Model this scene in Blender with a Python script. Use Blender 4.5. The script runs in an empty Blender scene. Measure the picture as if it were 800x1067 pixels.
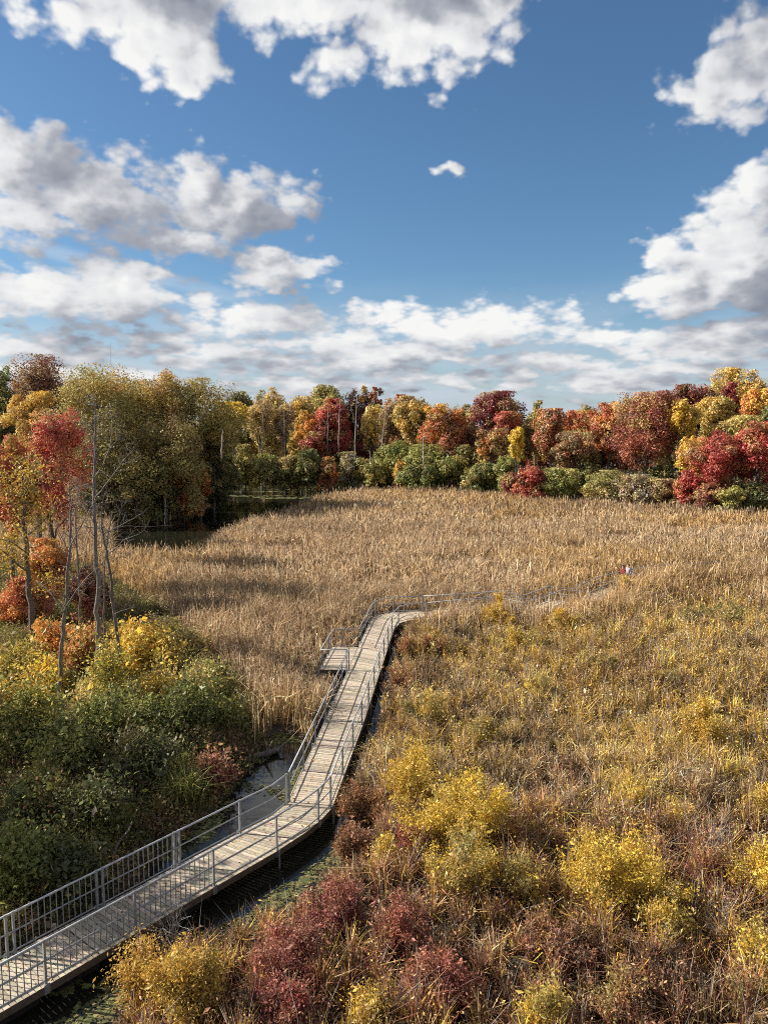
import bpy, math, random
import numpy as np
from mathutils import Vector

sc = bpy.context.scene
COL = sc.collection
# ------------------------------------------------------------------ camera
H = 13.4
PITCH = math.radians(6.48)
FPX = 806.0


def ray(px, py):
    x = (px - 400.0) / FPX
    yv = -(py - 533.5) / FPX
    cp, sp = math.cos(PITCH), math.sin(PITCH)
    return np.array([x, cp + yv * sp, yv * cp - sp])


def at(px, py, z=0.0):
    d = ray(px, py)
    t = (z - H) / d[2]
    return np.array([0, 0, H]) + d * t


def dist(px, py, Y):
    d = ray(px, py)
    return np.array([0, 0, H]) + d * (Y / d[1])


cam = bpy.data.cameras.new("camera")
camo = bpy.data.objects.new("camera", cam)
COL.objects.link(camo)
camo.location = (0, 0, H)
camo.rotation_euler = (math.radians(90) - PITCH, 0, 0)
cam.sensor_fit = 'HORIZONTAL'
cam.sensor_width = 36.0
cam.lens = 36.0 * FPX / 800.0
cam.clip_start = 0.1
cam.clip_end = 20000
sc.camera = camo

# ------------------------------------------------------------------ helpers
def hash2(ix, iy, seed):
    n = (ix.astype(np.int64) * 374761393 + iy.astype(np.int64) * 668265263 + seed * 974711) & 0x7fffffff
    n = ((n ^ (n >> 13)) * 1274126177) & 0x7fffffff
    n = n ^ (n >> 16)
    return (n & 0xffff) / 65535.0


def vnoise(x, y, seed=0):
    ix, iy = np.floor(x), np.floor(y)
    fx, fy = x - ix, y - iy
    fx = fx * fx * (3 - 2 * fx)
    fy = fy * fy * (3 - 2 * fy)
    a = hash2(ix, iy, seed); b = hash2(ix + 1, iy, seed)
    c = hash2(ix, iy + 1, seed); d = hash2(ix + 1, iy + 1, seed)
    return (a * (1 - fx) + b * fx) * (1 - fy) + (c * (1 - fx) + d * fx) * fy


def fbm(x, y, seed=0, oct=4):
    s, a, t = 0, 0.5, 0
    for i in range(oct):
        s = s + a * vnoise(x, y, seed + i * 17)
        t += a
        x = x * 2.03 + 13.1; y = y * 2.03 + 7.7; a *= 0.5
    return s / t


def smooth(a, b, x):
    t = np.clip((x - a) / (b - a), 0, 1)
    return t * t * (3 - 2 * t)


def inside(poly, x, y):
    poly = np.asarray(poly)[:, :2]
    r = np.zeros(x.shape, bool)
    n = len(poly)
    for i in range(n):
        x0, y0 = poly[i]; x1, y1 = poly[(i + 1) % n]
        if y0 == y1:
            continue
        c = ((y0 > y) != (y1 > y)) & (x < (x1 - x0) * (y - y0) / (y1 - y0) + x0)
        r ^= c
    return r


def pdist(poly, x, y, closed=True):
    poly = np.asarray(poly)[:, :2]
    d = np.full(x.shape, 1e9)
    n = len(poly)
    for i in range(n if closed else n - 1):
        a = poly[i]; b = poly[(i + 1) % n]
        ab = b - a
        L = (ab ** 2).sum() + 1e-12
        t = np.clip(((x - a[0]) * ab[0] + (y - a[1]) * ab[1]) / L, 0, 1)
        d = np.minimum(d, np.hypot(x - a[0] - t * ab[0], y - a[1] - t * ab[1]))
    return d


def sdist(poly, x, y):
    d = pdist(poly, x, y)
    return np.where(inside(poly, x, y), -d, d)


class MB:
    def __init__(s):
        s.V, s.C, s.F, s.n = [], [], [], 0

    def add(s, V, F, C):
        """V n x 3, F m x k faces, C colour (3,) or n x 3"""
        V = np.asarray(V, float)
        C = np.asarray(C, float)
        if C.ndim == 1:
            C = np.broadcast_to(C, (len(V), 3))
        s.V.append(V); s.C.append(C); s.F.append(np.asarray(F, np.int64) + s.n)
        s.n += len(V)

    def tube(s, P, R, sides=5, C=(.3, .3, .3), cap=True):
        P = np.asarray(P, float)
        n = len(P)
        R = np.broadcast_to(np.asarray(R, float), (n,))
        T = np.gradient(P, axis=0) if n > 2 else np.repeat((P[1] - P[0])[None], n, 0)
        T = T / (np.linalg.norm(T, axis=1, keepdims=True) + 1e-9)
        ref = np.array([0.31, 0.17, 0.93]) if abs(T[:, 2]).mean() < 0.75 else np.array([1.0, 0.2, 0.05])
        A = np.cross(T, ref); A /= np.linalg.norm(A, axis=1, keepdims=True) + 1e-9
        B = np.cross(T, A)
        th = np.arange(sides) * 2 * math.pi / sides + 0.4
        V = P[:, None] + R[:, None, None] * (A[:, None] * np.cos(th)[None, :, None] + B[:, None] * np.sin(th)[None, :, None])
        V = V.reshape(-1, 3)
        i = np.arange(n - 1)[:, None] * sides
        j = np.arange(sides)[None]
        j2 = (j + 1) % sides
        F = np.stack([i + j, i + sides + j, i + sides + j2, i + j2], -1).reshape(-1, 4)
        C = np.asarray(C, float)
        if C.ndim == 2:
            C = np.repeat(C, sides, 0)
        m = s.n
        s.add(V, F, C)
        if cap and sides >= 3:
            s.F.append(np.array([[m + q for q in range(sides)]])[:, ::1])
            s.F.append(np.array([[m + (n - 1) * sides + q for q in range(sides)][::-1]]))

    def box(s, c, half, ax=None, C=(.3, .3, .3)):
        """box, ax: 3x3 rows of axes"""
        ax = np.eye(3) if ax is None else np.asarray(ax, float)
        sg = np.array([[x, y, z] for x in (-1, 1) for y in (-1, 1) for z in (-1, 1)], float)
        V = np.asarray(c, float) + (sg * np.asarray(half, float)) @ ax
        F = [[0, 1, 3, 2], [4, 6, 7, 5], [0, 4, 5, 1], [2, 3, 7, 6], [0, 2, 6, 4], [1, 5, 7, 3]]
        s.add(V, F, C)

    def cards(s, c, L, rng, C, aspect=0.55, up=0.0, nrm=None):
        """leaf-sized diamonds at centres c, half-length L"""
        n = len(c)
        a = rng.normal(size=(n, 3)); a[:, 2] -= up * 0.3
        a /= np.linalg.norm(a, axis=1, keepdims=True)
        r = rng.normal(size=(n, 3)); r[:, 2] += up
        if nrm is not None:   # leaf faces turned outwards from their spray
            q = nrm + rng.normal(0, .45, (n, 3)); q /= np.linalg.norm(q, axis=1, keepdims=True) + 1e-9
            a = np.cross(q, a); a /= np.linalg.norm(a, axis=1, keepdims=True) + 1e-9
            r = q
        b = np.cross(a, r); b /= np.linalg.norm(b, axis=1, keepdims=True) + 1e-9
        L = np.broadcast_to(np.asarray(L, float), (n,))[:, None]
        nv = np.cross(a, b)
        k = rng.uniform(-.25, .25, (n, 1)) * L
        V = np.stack([c - a * L, c + b * L * aspect + nv * k, c + a * L, c - b * L * aspect + nv * k], 1).reshape(-1, 3)
        F = np.arange(n * 4).reshape(-1, 4)
        s.add(V, F, np.repeat(np.broadcast_to(C, (n, 3)), 4, 0))

    def blades(s, B, h, w, lean, az, C, rng, droop=0.35):
        """bent leaf blades standing at B"""
        n = len(B)
        h = np.broadcast_to(h, (n,)); w = np.broadcast_to(w, (n,))
        d = np.stack([np.cos(az), np.sin(az), np.zeros(n)], 1)
        f = rng.uniform(0, 2 * math.pi, n)
        sd = np.stack([np.cos(f), np.sin(f), np.zeros(n)], 1) * (w / 2)[:, None]
        up = np.array([0, 0, 1.0])
        m = B + d * (lean * h * 0.35)[:, None] + up * (h * 0.62)[:, None]
        dr = rng.uniform(0, droop, n)
        tip = B + d * (lean * h * (0.9 + dr))[:, None] + up * (h * (1 - dr * lean * 1.4))[:, None]
        V = np.stack([B - sd * .8, B + sd * .8, m + sd, m - sd, tip], 1).reshape(-1, 3)
        o = np.arange(n)[:, None] * 5
        Cv = np.repeat(np.broadcast_to(C, (n, 3)), 5, 0)
        m0 = s.n
        s.add(V, o + np.array([[0, 1, 2, 3]]), Cv)
        s.F.append(o + m0 + np.array([[3, 2, 4]]))

    def build(s, name, mat, parent=None, smooth_=False, loc=None):
        V = np.concatenate(s.V); C = np.concatenate(s.C)
        if loc is not None:
            V = V - np.asarray(loc, float)
        me = bpy.data.meshes.new(name)
        nf = sum(len(f) for f in s.F); nl = sum(f.size for f in s.F)
        me.vertices.add(len(V)); me.loops.add(nl); me.polygons.add(nf)
        me.vertices.foreach_set("co", V.astype(np.float32).ravel())
        me.loops.foreach_set("vertex_index", np.concatenate([f.ravel() for f in s.F]).astype(np.int32))
        tot = np.concatenate([np.full(len(f), f.shape[1]) for f in s.F]).astype(np.int32)
        st = np.concatenate([[0], np.cumsum(tot)[:-1]]).astype(np.int32)
        me.polygons.foreach_set("loop_start", st)
        me.polygons.foreach_set("use_smooth", np.full(nf, bool(smooth_)))
        at_ = me.attributes.new("tint", 'FLOAT_COLOR', 'POINT')
        at_.data.foreach_set("color", np.concatenate([C, np.ones((len(C), 1))], 1).astype(np.float32).ravel())
        me.update(calc_edges=True)
        me.materials.append(mat)
        o = bpy.data.objects.new(name, me)
        COL.objects.link(o)
        if parent is not None:
            o.parent = parent
        if loc is not None and parent is None:
            o.location = loc
        return o


def tag(o, label=None, cat=None, group=None, kind=None):
    if label: o['label'] = label
    if cat: o['category'] = cat
    if group: o['group'] = group
    if kind: o['kind'] = kind
    return o


def thing(name, loc, label, cat, group=None):
    o = bpy.data.objects.new(name, None)
    COL.objects.link(o)
    o.location = tuple(float(v) for v in loc)
    o.empty_display_size = 0.3
    return tag(o, label, cat, group)


# ------------------------------------------------------------------ materials
def newmat(name):
    m = bpy.data.materials.new(name)
    m.use_nodes = True
    nt = m.node_tree
    nt.nodes.clear()
    return m, nt, nt.nodes.new('ShaderNodeOutputMaterial')


def N(nt, t, **kw):
    n = nt.nodes.new(t)
    for k, v in kw.items():
        setattr(n, k, v)
    return n


def leaf_mat(name, trans=0.3, gloss=0.04, rough=.5):
    m, nt, out = newmat(name)
    a = N(nt, 'ShaderNodeAttribute', attribute_name='tint')
    d = N(nt, 'ShaderNodeBsdfDiffuse'); t = N(nt, 'ShaderNodeBsdfTranslucent')
    mx = N(nt, 'ShaderNodeMixShader'); mx.inputs[0].default_value = trans
    nt.links.new(a.outputs['Color'], d.inputs['Color'])
    nt.links.new(a.outputs['Color'], t.inputs['Color'])
    nt.links.new(d.outputs[0], mx.inputs[1]); nt.links.new(t.outputs[0], mx.inputs[2])
    g = N(nt, 'ShaderNodeBsdfGlossy'); g.inputs['Roughness'].default_value = rough
    m2 = N(nt, 'ShaderNodeMixShader'); m2.inputs[0].default_value = gloss
    nt.links.new(mx.outputs[0], m2.inputs[1]); nt.links.new(g.outputs[0], m2.inputs[2])
    nt.links.new(m2.outputs[0], out.inputs[0])
    return m


def tint_mat(name, rough=.8, metallic=0.0, nscale=30, namp=.35, bump=.3, stretch=(1, 1, 1), spec=.3):
    m, nt, out = newmat(name)
    a = N(nt, 'ShaderNodeAttribute', attribute_name='tint')
    tc = N(nt, 'ShaderNodeTexCoord'); mp = N(nt, 'ShaderNodeMapping')
    mp.inputs['Scale'].default_value = stretch
    no = N(nt, 'ShaderNodeTexNoise'); no.inputs['Scale'].default_value = nscale; no.inputs['Detail'].default_value = 4
    nt.links.new(tc.outputs['Object'], mp.inputs[0]); nt.links.new(mp.outputs[0], no.inputs['Vector'])
    mr = N(nt, 'ShaderNodeMapRange')
    mr.inputs[1].default_value = .25; mr.inputs[2].default_value = .75
    mr.inputs[3].default_value = 1 - namp; mr.inputs[4].default_value = 1 + namp
    nt.links.new(no.outputs[0], mr.inputs[0])
    ml = N(nt, 'ShaderNodeVectorMath', operation='SCALE')
    nt.links.new(a.outputs['Color'], ml.inputs[0]); nt.links.new(mr.outputs[0], ml.inputs['Scale'])
    p = N(nt, 'ShaderNodeBsdfPrincipled')
    p.inputs['Roughness'].default_value = rough; p.inputs['Metallic'].default_value = metallic
    p.inputs['Specular IOR Level'].default_value = spec
    nt.links.new(ml.outputs[0], p.inputs['Base Color'])
    b = N(nt, 'ShaderNodeBump'); b.inputs['Strength'].default_value = bump; b.inputs['Distance'].default_value = .02
    nt.links.new(no.outputs[0], b.inputs['Height']); nt.links.new(b.outputs[0], p.inputs['Normal'])
    nt.links.new(p.outputs[0], out.inputs[0])
    return m


M_leaf = leaf_mat("tree_leaves", .30, .03)
M_shrub = leaf_mat("shrub_leaves", .35, .03)
M_reed = leaf_mat("dry_reeds", .25, .02)
M_bark = tint_mat("bark", .9, 0, 14, .45, .8, (1, 1, .3))
M_wood = tint_mat("deck_wood", .8, 0, 9, .28, .25, (1, 1, 1))
M_steel = tint_mat("galvanised_steel", .5, .35, 6, .18, .05)
M_dark = tint_mat("dark_float", .7, 0, 6, .3, .3)
M_cloth = tint_mat("cloth", .85, 0, 20, .15, .3)

# ground
def ground_mat():
    m, nt, out = newmat("marsh_mud")
    tc = N(nt, 'ShaderNodeTexCoord')
    n1 = N(nt, 'ShaderNodeTexNoise'); n1.inputs['Scale'].default_value = .6; n1.inputs['Detail'].default_value = 8
    n2 = N(nt, 'ShaderNodeTexNoise'); n2.inputs['Scale'].default_value = 9; n2.inputs['Detail'].default_value = 6
    nt.links.new(tc.outputs['Object'], n1.inputs['Vector']); nt.links.new(tc.outputs['Object'], n2.inputs['Vector'])
    r = N(nt, 'ShaderNodeValToRGB')
    r.color_ramp.elements[0].position = .3; r.color_ramp.elements[0].color = (.022, .016, .011, 1)
    r.color_ramp.elements[1].position = .75; r.color_ramp.elements[1].color = (.085, .060, .036, 1)
    ad = N(nt, 'ShaderNodeMath', operation='MULTIPLY_ADD'); ad.inputs[1].default_value = .5
    nt.links.new(n2.outputs[0], ad.inputs[0])
    h = N(nt, 'ShaderNodeMath', operation='MULTIPLY'); h.inputs[1].default_value = .5
    nt.links.new(n1.outputs[0], h.inputs[0]); nt.links.new(h.outputs[0], ad.inputs[2])
    nt.links.new(ad.outputs[0], r.inputs[0])
    p = N(nt, 'ShaderNodeBsdfPrincipled'); p.inputs['Roughness'].default_value = .9
    nt.links.new(r.outputs[0], p.inputs['Base Color'])
    b = N(nt, 'ShaderNodeBump'); b.inputs['Strength'].default_value = .6; b.inputs['Distance'].default_value = .06
    nt.links.new(n2.outputs[0], b.inputs['Height']); nt.links.new(b.outputs[0], p.inputs['Normal'])
    nt.links.new(p.outputs[0], out.inputs[0])
    return m


def water_mat():
    m, nt, out = newmat("marsh_water")
    tc = N(nt, 'ShaderNodeTexCoord')
    p = N(nt, 'ShaderNodeBsdfPrincipled')
    p.inputs['Base Color'].default_value = (.012, .012, .008, 1); p.inputs['Roughness'].default_value = .06
    n = N(nt, 'ShaderNodeTexNoise'); n.inputs['Scale'].default_value = 2.2; n.inputs['Detail'].default_value = 3
    nt.links.new(tc.outputs['Object'], n.inputs['Vector'])
    b = N(nt, 'ShaderNodeBump'); b.inputs['Strength'].default_value = .10; b.inputs['Distance'].default_value = .04
    nt.links.new(n.outputs[0], b.inputs['Height']); nt.links.new(b.outputs[0], p.inputs['Normal'])
    nt.links.new(p.outputs[0], out.inputs[0])
    return m


M_ground = ground_mat()
M_water = water_mat()

# ------------------------------------------------------------------ boardwalk outline (deck level)
DZ = 0.55


def line_at(p, q, t):
    return p + (q - p) * t


def PX(l, z=DZ):
    return np.array([at(a, b, z) for a, b in l])


r0, r1 = at(223, 925, DZ), at(287, 888, DZ)
dir1 = (at(223, 925, DZ) - at(0, 1056, DZ)); dir1 /= np.linalg.norm(dir1)
R_edge = np.array([r0 - dir1 * 14.0, r0, r1] + [at(a, b, DZ) for a, b in
                  ((318, 868), (334, 855), (346, 842), (355, 817), (380, 750), (393, 709), (404, 675), (411, 655), (417, 649), (428, 646), (445, 645))])
l0 = at(249, 868, DZ)
L_edge = np.array([l0 - dir1 * 16.2, l0] + [at(a, b, DZ) for a, b in
                  ((283, 850.5), (298, 838), (340, 748), (358, 709), (374, 673), (385.5, 649), (389, 644), (396, 640.5), (408, 638), (440, 637))])
FAR_C = [(444, 641), (490, 637), (520, 634), (552, 639), (578, 628), (604, 631), (632, 617), (660, 609), (700, 603), (760, 600)]
FAR_P = PX(FAR_C)


def offset(P, w):
    P = np.asarray(P)
    T = np.gradient(P, axis=0); T /= np.linalg.norm(T, axis=1, keepdims=True)
    n = np.stack([-T[:, 1], T[:, 0], 0 * T[:, 0]], 1)
    return P + n * w


FAR_L, FAR_R = offset(FAR_P, .8), offset(FAR_P, -.8)
FAR_L[0], FAR_R[0] = L_edge[-1], R_edge[-1]
WALK = np.concatenate([R_edge, FAR_R[1:], FAR_L[::-1][:-1], L_edge[::-1]])
PLAT = PX([(333, 698), (362.6, 698), (373, 674.5), (346.5, 674.5)])

# ------------------------------------------------------------------ water areas and ground
POND = np.array([at(118, 566, 1.9), at(150, 569, 1.9), at(210, 571, 1.9), at(217, 560, 1.7), at(234, 550, 1.7), at(276, 532, 1.7), at(335, 515, 1.7), at(385, 509, 1.5),
                 at(384, 503.5, 0), at(300, 501.5, 0), at(216, 502, 0), at(206, 522, 0), at(196, 541, 0), at(150, 546, 0), at(118, 550, 0)])
CHAN_L = PX([(120, 960), (176, 893), (216, 856), (248, 824), (268, 797), (280, 772), (290, 764), (304, 766), (318, 778), (322, 800), (306, 850), (240, 885), (170, 935)], 0)
CHAN_R = PX([(-160, 1160), (0, 1040), (225, 915), (320, 850), (352, 845), (375, 872), (360, 905), (325, 935), (290, 960), (235, 985), (175, 1005), (120, 1062), (60, 1200)], 0)
UNDER = np.concatenate([offset(R_edge, -.35)[:-2], offset(L_edge, .15)[::-1][2:]])


def water_sd(x, y):
    return np.minimum.reduce([sdist(POND, x, y), sdist(CHAN_L, x, y), sdist(CHAN_R, x, y), sdist(UNDER, x, y)])


BANK = PX([(-260, 1240), (-60, 1010), (60, 960), (150, 905), (200, 855), (256, 793), (250, 752), (210, 698), (162, 645), (90, 600), (-60, 590), (-300, 640)], 0)


def ground_z(x, y):
    sd = water_sd(x, y)
    z = .05 + .16 * fbm(x * .25, y * .25, 5) + .05 * vnoise(x * 1.7, y * 1.7, 9)
    z = z + .5 * smooth(0, 5, -sdist(BANK, x, y))
    z = z + 0.9 * smooth(165, 260, y)
    return z * smooth(-.1, .7, sd) - .5 * smooth(.25, -.5, sd)


def axis(segs):
    out = []
    for a, b, s in segs:
        out += list(np.arange(a, b, s))
    return np.array(out + [segs[-1][1]])


gx = axis([(-3000, -400, 260), (-400, -80, 16), (-80, -24, 2.0), (-24, 24, .4), (24, 100, 2.0), (100, 400, 15), (400, 3000, 260)])
gy = axis([(-400, -20, 38), (-20, 12, 4), (12, 60, .4), (60, 180, 1.2), (180, 420, 12), (420, 4000, 240)])
GX, GY = np.meshgrid(gx, gy)
GZ = ground_z(GX, GY)
g = MB()
nx, ny = len(gx), len(gy)
idx = np.arange(nx * ny).reshape(ny, nx)
g.add(np.stack([GX, GY, GZ], -1).reshape(-1, 3), np.stack([idx[:-1, :-1], idx[:-1, 1:], idx[1:, 1:], idx[1:, :-1]], -1).reshape(-1, 4), (.1, .1, .1))
tag(g.build("ground", M_ground, smooth_=True), kind='structure')
w = MB()
wx = np.linspace(-130, 60, 20); wy = np.linspace(2, 185, 20)
WX, WY = np.meshgrid(wx, wy)
idx = np.arange(400).reshape(20, 20)
w.add(np.stack([WX, WY, 0 * WX], -1).reshape(-1, 3), np.stack([idx[:-1, :-1], idx[:-1, 1:], idx[1:, 1:], idx[1:, :-1]], -1).reshape(-1, 4), (.1, .1, .1))
tag(w.build("water", M_water), kind='structure')

# ------------------------------------------------------------------ boardwalk
def resample(P, step=None, n=None):
    P = np.asarray(P, float)
    s = np.concatenate([[0], np.cumsum(np.linalg.norm(np.diff(P, axis=0), axis=1))])
    if n is None:
        n = max(2, int(round(s[-1] / step)) + 1)
    t = np.linspace(0, s[-1], n)
    return np.stack([np.interp(t, s, P[:, k]) for k in range(3)], 1)


rng = np.random.default_rng(11)
bw = thing("boardwalk", (R_edge[1] + L_edge[1]) / 2 * [1, 1, 0], "weathered plank boardwalk with grey steel railings zigzagging out across the marsh", "boardwalk")


def child(mb, name, mat, parent=bw, **k):
    o = mb.build(name, mat, parent, **k)
    return o


BW0 = np.array(bw.location)


def planks(mb, L, R, skip_every=None):
    for i in range(len(L) - 1):
        a, b, c, d = R[i], R[i + 1], L[i + 1], L[i]
        ga = .065
        a, b = a + (b - a) * ga, b + (a - b) * ga
        d, c = d + (c - d) * ga, c + (d - c) * ga
        e = rng.normal(0, .006, 2)
        ac, dc = a + (a - d) / np.linalg.norm(a - d) * e[0], d
        t = np.array([0, 0, .0 + rng.normal(0, .0018)])
        lo = np.array([0, 0, -.04])
        V = np.array([a, b, c, d]) + t
        V = np.concatenate([V + lo, V])
        f = rng.uniform(.66, 1.2)
        col = np.array([.40, .335, .255]) * f * (1 + rng.normal(0, .03, 3))
        mb.add(V, [[3, 2, 1, 0], [4, 5, 6, 7], [0, 1, 5, 4], [1, 2, 6, 5], [2, 3, 7, 6], [3, 0, 4, 7]], col)


def matched(Ra, La, step=.145):
    R = resample(Ra, step)
    L = resample(La, n=len(R))
    return L, R


def deck_section(Ra, La, name="deck_section"):
    mb = MB()
    L, R = matched(Ra, La)
    planks(mb, L, R)
    return child(mb, name, M_wood, loc=BW0)


# straight lead, bend, long straight, curve, far legs: each its own deck section
dl = np.linalg.norm(R_edge[1] - R_edge[0])
for k in range(4):   # near straight, 4 floating sections
    t0, t1 = k / 4, (k + 1) / 4
    ra, rb = line_at(R_edge[0], R_edge[1], t0), line_at(R_edge[0], R_edge[1], t1)
    w_ = np.array([-dir1[1], dir1[0], 0])
    wl = abs(np.dot(L_edge[1] - R_edge[1], w_))
    g_ = dir1 * .012
    deck_section([ra + g_, rb - g_], [ra + w_ * wl + g_, rb + w_ * wl - g_])
    WID = wl
p_l = R_edge[1] + np.array([-dir1[1], dir1[0], 0]) * WID
deck_section(R_edge[1:6], [p_l, L_edge[2], L_edge[3]])
rr = R_edge[5:11]; ll = L_edge[3:8]
RRs, LLs = resample(rr, n=7), resample(ll, n=7)
for k in range(6):
    deck_section([RRs[k], RRs[k + 1]], [LLs[k], LLs[k + 1]])
deck_section(R_edge[10:], L_edge[7:])
for k in range(len(FAR_L) - 1):
    deck_section(FAR_R[k:k + 2], FAR_L[k:k + 2])
mb = MB()
pr = [PLAT[1] + np.array([-.01, 0, 0]), PLAT[2] + np.array([-.01, 0, 0])]
L, R = matched(pr, [PLAT[0], PLAT[3]])
planks(mb, L, R)
child(mb, "lookout_platform", M_wood, loc=BW0)

# side beams and dark floats
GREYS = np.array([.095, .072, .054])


def strip(P, z0, z1, thick, C, name, mat, inward):
    P = np.asarray(P)
    O = offset(P, 0.0)
    I = offset(P, inward * thick)
    V = np.concatenate([O + [0, 0, z0], O + [0, 0, z1], I + [0, 0, z1], I + [0, 0, z0]])
    n = len(P)
    F = []
    for i in range(n - 1):
        for a, b in ((0, 1), (1, 2), (2, 3), (3, 0)):
            F.append([a * n + i, a * n + i + 1, b * n + i + 1, b * n + i])
    F += [[0, n, 2 * n, 3 * n], [n - 1, 4 * n - 1, 3 * n - 1, 2 * n - 1]]
    mb = MB(); mb.add(V, F, C)
    return child(mb, name, mat, loc=BW0)


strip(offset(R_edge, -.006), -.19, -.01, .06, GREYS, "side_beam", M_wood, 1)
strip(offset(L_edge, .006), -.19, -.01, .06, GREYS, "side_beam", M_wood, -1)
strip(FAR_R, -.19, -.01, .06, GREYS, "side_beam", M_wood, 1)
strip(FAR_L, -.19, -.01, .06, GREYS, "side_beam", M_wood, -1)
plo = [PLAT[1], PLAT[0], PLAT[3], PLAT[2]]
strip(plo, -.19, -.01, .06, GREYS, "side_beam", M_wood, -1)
for t in np.linspace(.06, .94, 9):
    a = line_at(R_edge[0], R_edge[1], t); b = a + np.array([-dir1[1], dir1[0], 0]) * WID
    c = (a + b) / 2
    mb = MB()
    wd = (b - a) / np.linalg.norm(b - a)
    mb.box(c + [0, 0, -.42], (.55, WID * .34, .17), [dir1, wd, [0, 0, 1]], (.02, .02, .022))
    child(mb, "float", M_dark, loc=BW0)

STEEL = np.array([.30, .31, .32])
ND = DZ


def railing(path, bal=None, post_step=2.4, posts=None, inset=.05, side=1, mid=True, toe=True, pile_every=2, ends=(True, True), top=1.08):
    """top rail mesh with mid rail, bottom rail, posts, balusters as sub-parts; bal=(s0,s1) arc range"""
    P = offset(path, side * inset)
    P[:, 2] = DZ
    s = np.concatenate([[0], np.cumsum(np.linalg.norm(np.diff(P, axis=0), axis=1))])
    tot = s[-1]
    f = lambda t: np.array([np.interp(t, s, P[:, k]) for k in range(3)])
    Z = lambda h: np.array([0, 0, h])
    m = MB(); m.tube(P + Z(top), .029, 8, STEEL * 1.35)
    ro = child(m, "railing", M_steel, loc=BW0, smooth_=True)

    def sub(mb, nm):
        o = mb.build(nm, M_steel, ro, loc=BW0)
        return o
    for h, nm, r in ((.60, "mid_rail", .020), (.10, "bottom_rail", .020)):
        m = MB(); m.tube(P + Z(h), r, 6, STEEL); sub(m, nm)
    if posts is None:
        n = max(1, int(round(tot / post_step)))
        posts = np.linspace(.03, tot - .03, n + 1)
    for i, t in enumerate(posts):
        p = f(t)
        m = MB()
        q0, q1 = f(max(0, t - .1)), f(min(tot, t + .1))
        T = (q1 - q0) / (np.linalg.norm(q1 - q0) + 1e-9)
        Nn = np.array([-T[1], T[0], 0])
        m.box(p + Z(top / 2 - .05), (.028, .028, top / 2 + .08), [T, Nn, [0, 0, 1]], STEEL * .95)
        m.box(p + Z(-.09) - Nn * side * .055, (.07, .012, .12), [T, Nn, [0, 0, 1]], STEEL * .8)
        if i % pile_every == 0:
            m.tube([p + Z(.05) - Nn * side * .10, p + Z(-1.1) - Nn * side * .10], .04, 8, STEEL * .8)
        sub(m, "post")
    if bal:
        n = int((bal[1] - bal[0]) / .155)
        for t in np.linspace(bal[0], bal[1], n):
            if min(abs(t - np.asarray(posts))) < .05:
                continue
            p = f(t)
            m = MB(); m.tube([p + Z(.10), p + Z(top)], .0135, 6, STEEL * .9, cap=False); sub(m, "baluster")
    return ro


# near rail: posts seen at these places along the section
def arc_of(path, p):
    path = np.asarray(path)
    s = 0; best = (1e9, 0)
    for i in range(len(path) - 1):
        a, b = path[i], path[i + 1]
        L = np.linalg.norm(b - a)
        t = np.clip(np.dot(p - a, b - a) / L ** 2, 0, 1)
        d = np.linalg.norm(p - a - (b - a) * t)
        if d < best[0]:
            best = (d, s + t * L)
        s += L
    return best[1]


nearpath = R_edge[:6]
pn = [arc_of(nearpath, at(a, b, DZ)) for a, b in ((50, 1028), (144, 973), (225, 925), (291, 887), (333, 856))]
stepn = pn[1] - pn[0]
allp = [pn[0] - stepn * k for k in (3, 2, 1) if pn[0] - stepn * k > 0] + pn
tot_n = arc_of(nearpath, nearpath[-1])
railing(nearpath, bal=(pn[0] - stepn * 2, pn[2]), posts=np.array(allp + [tot_n - .02]), side=1)
farpath = np.array([L_edge[0], L_edge[1], L_edge[2], L_edge[3]])
pf = [arc_of(farpath, at(a, b, DZ)) for a, b in ((8, 993), (103, 945), (184, 903), (249, 868))]
stf = pf[1] - pf[0]
fp = [pf[0] - stf * 2, pf[0] - stf]
for p in pf[:3]:
    fp += [p - .09, p + .09]
fp += [pf[3], arc_of(farpath, farpath[-1]) - .02]
railing(farpath, bal=(max(.1, pf[0] - stf * 1.5), pf[2]), posts=np.array([q for q in fp if q > 0]), side=-1)
railing(R_edge[5:], side=1)
s2 = np.array([L_edge[3] + [.05, .12, 0], L_edge[4], PLAT[1] - [0, .1, 0]])
railing(s2, side=-1)
railing(np.array([PLAT[1] - [.05, 0, 0], PLAT[0], PLAT[3], PLAT[2], L_edge[7], L_edge[8], L_edge[9], L_edge[10], L_edge[11]]), side=-1, post_step=1.9)
railing(FAR_R, side=1)
railing(FAR_L, side=-1)

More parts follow.
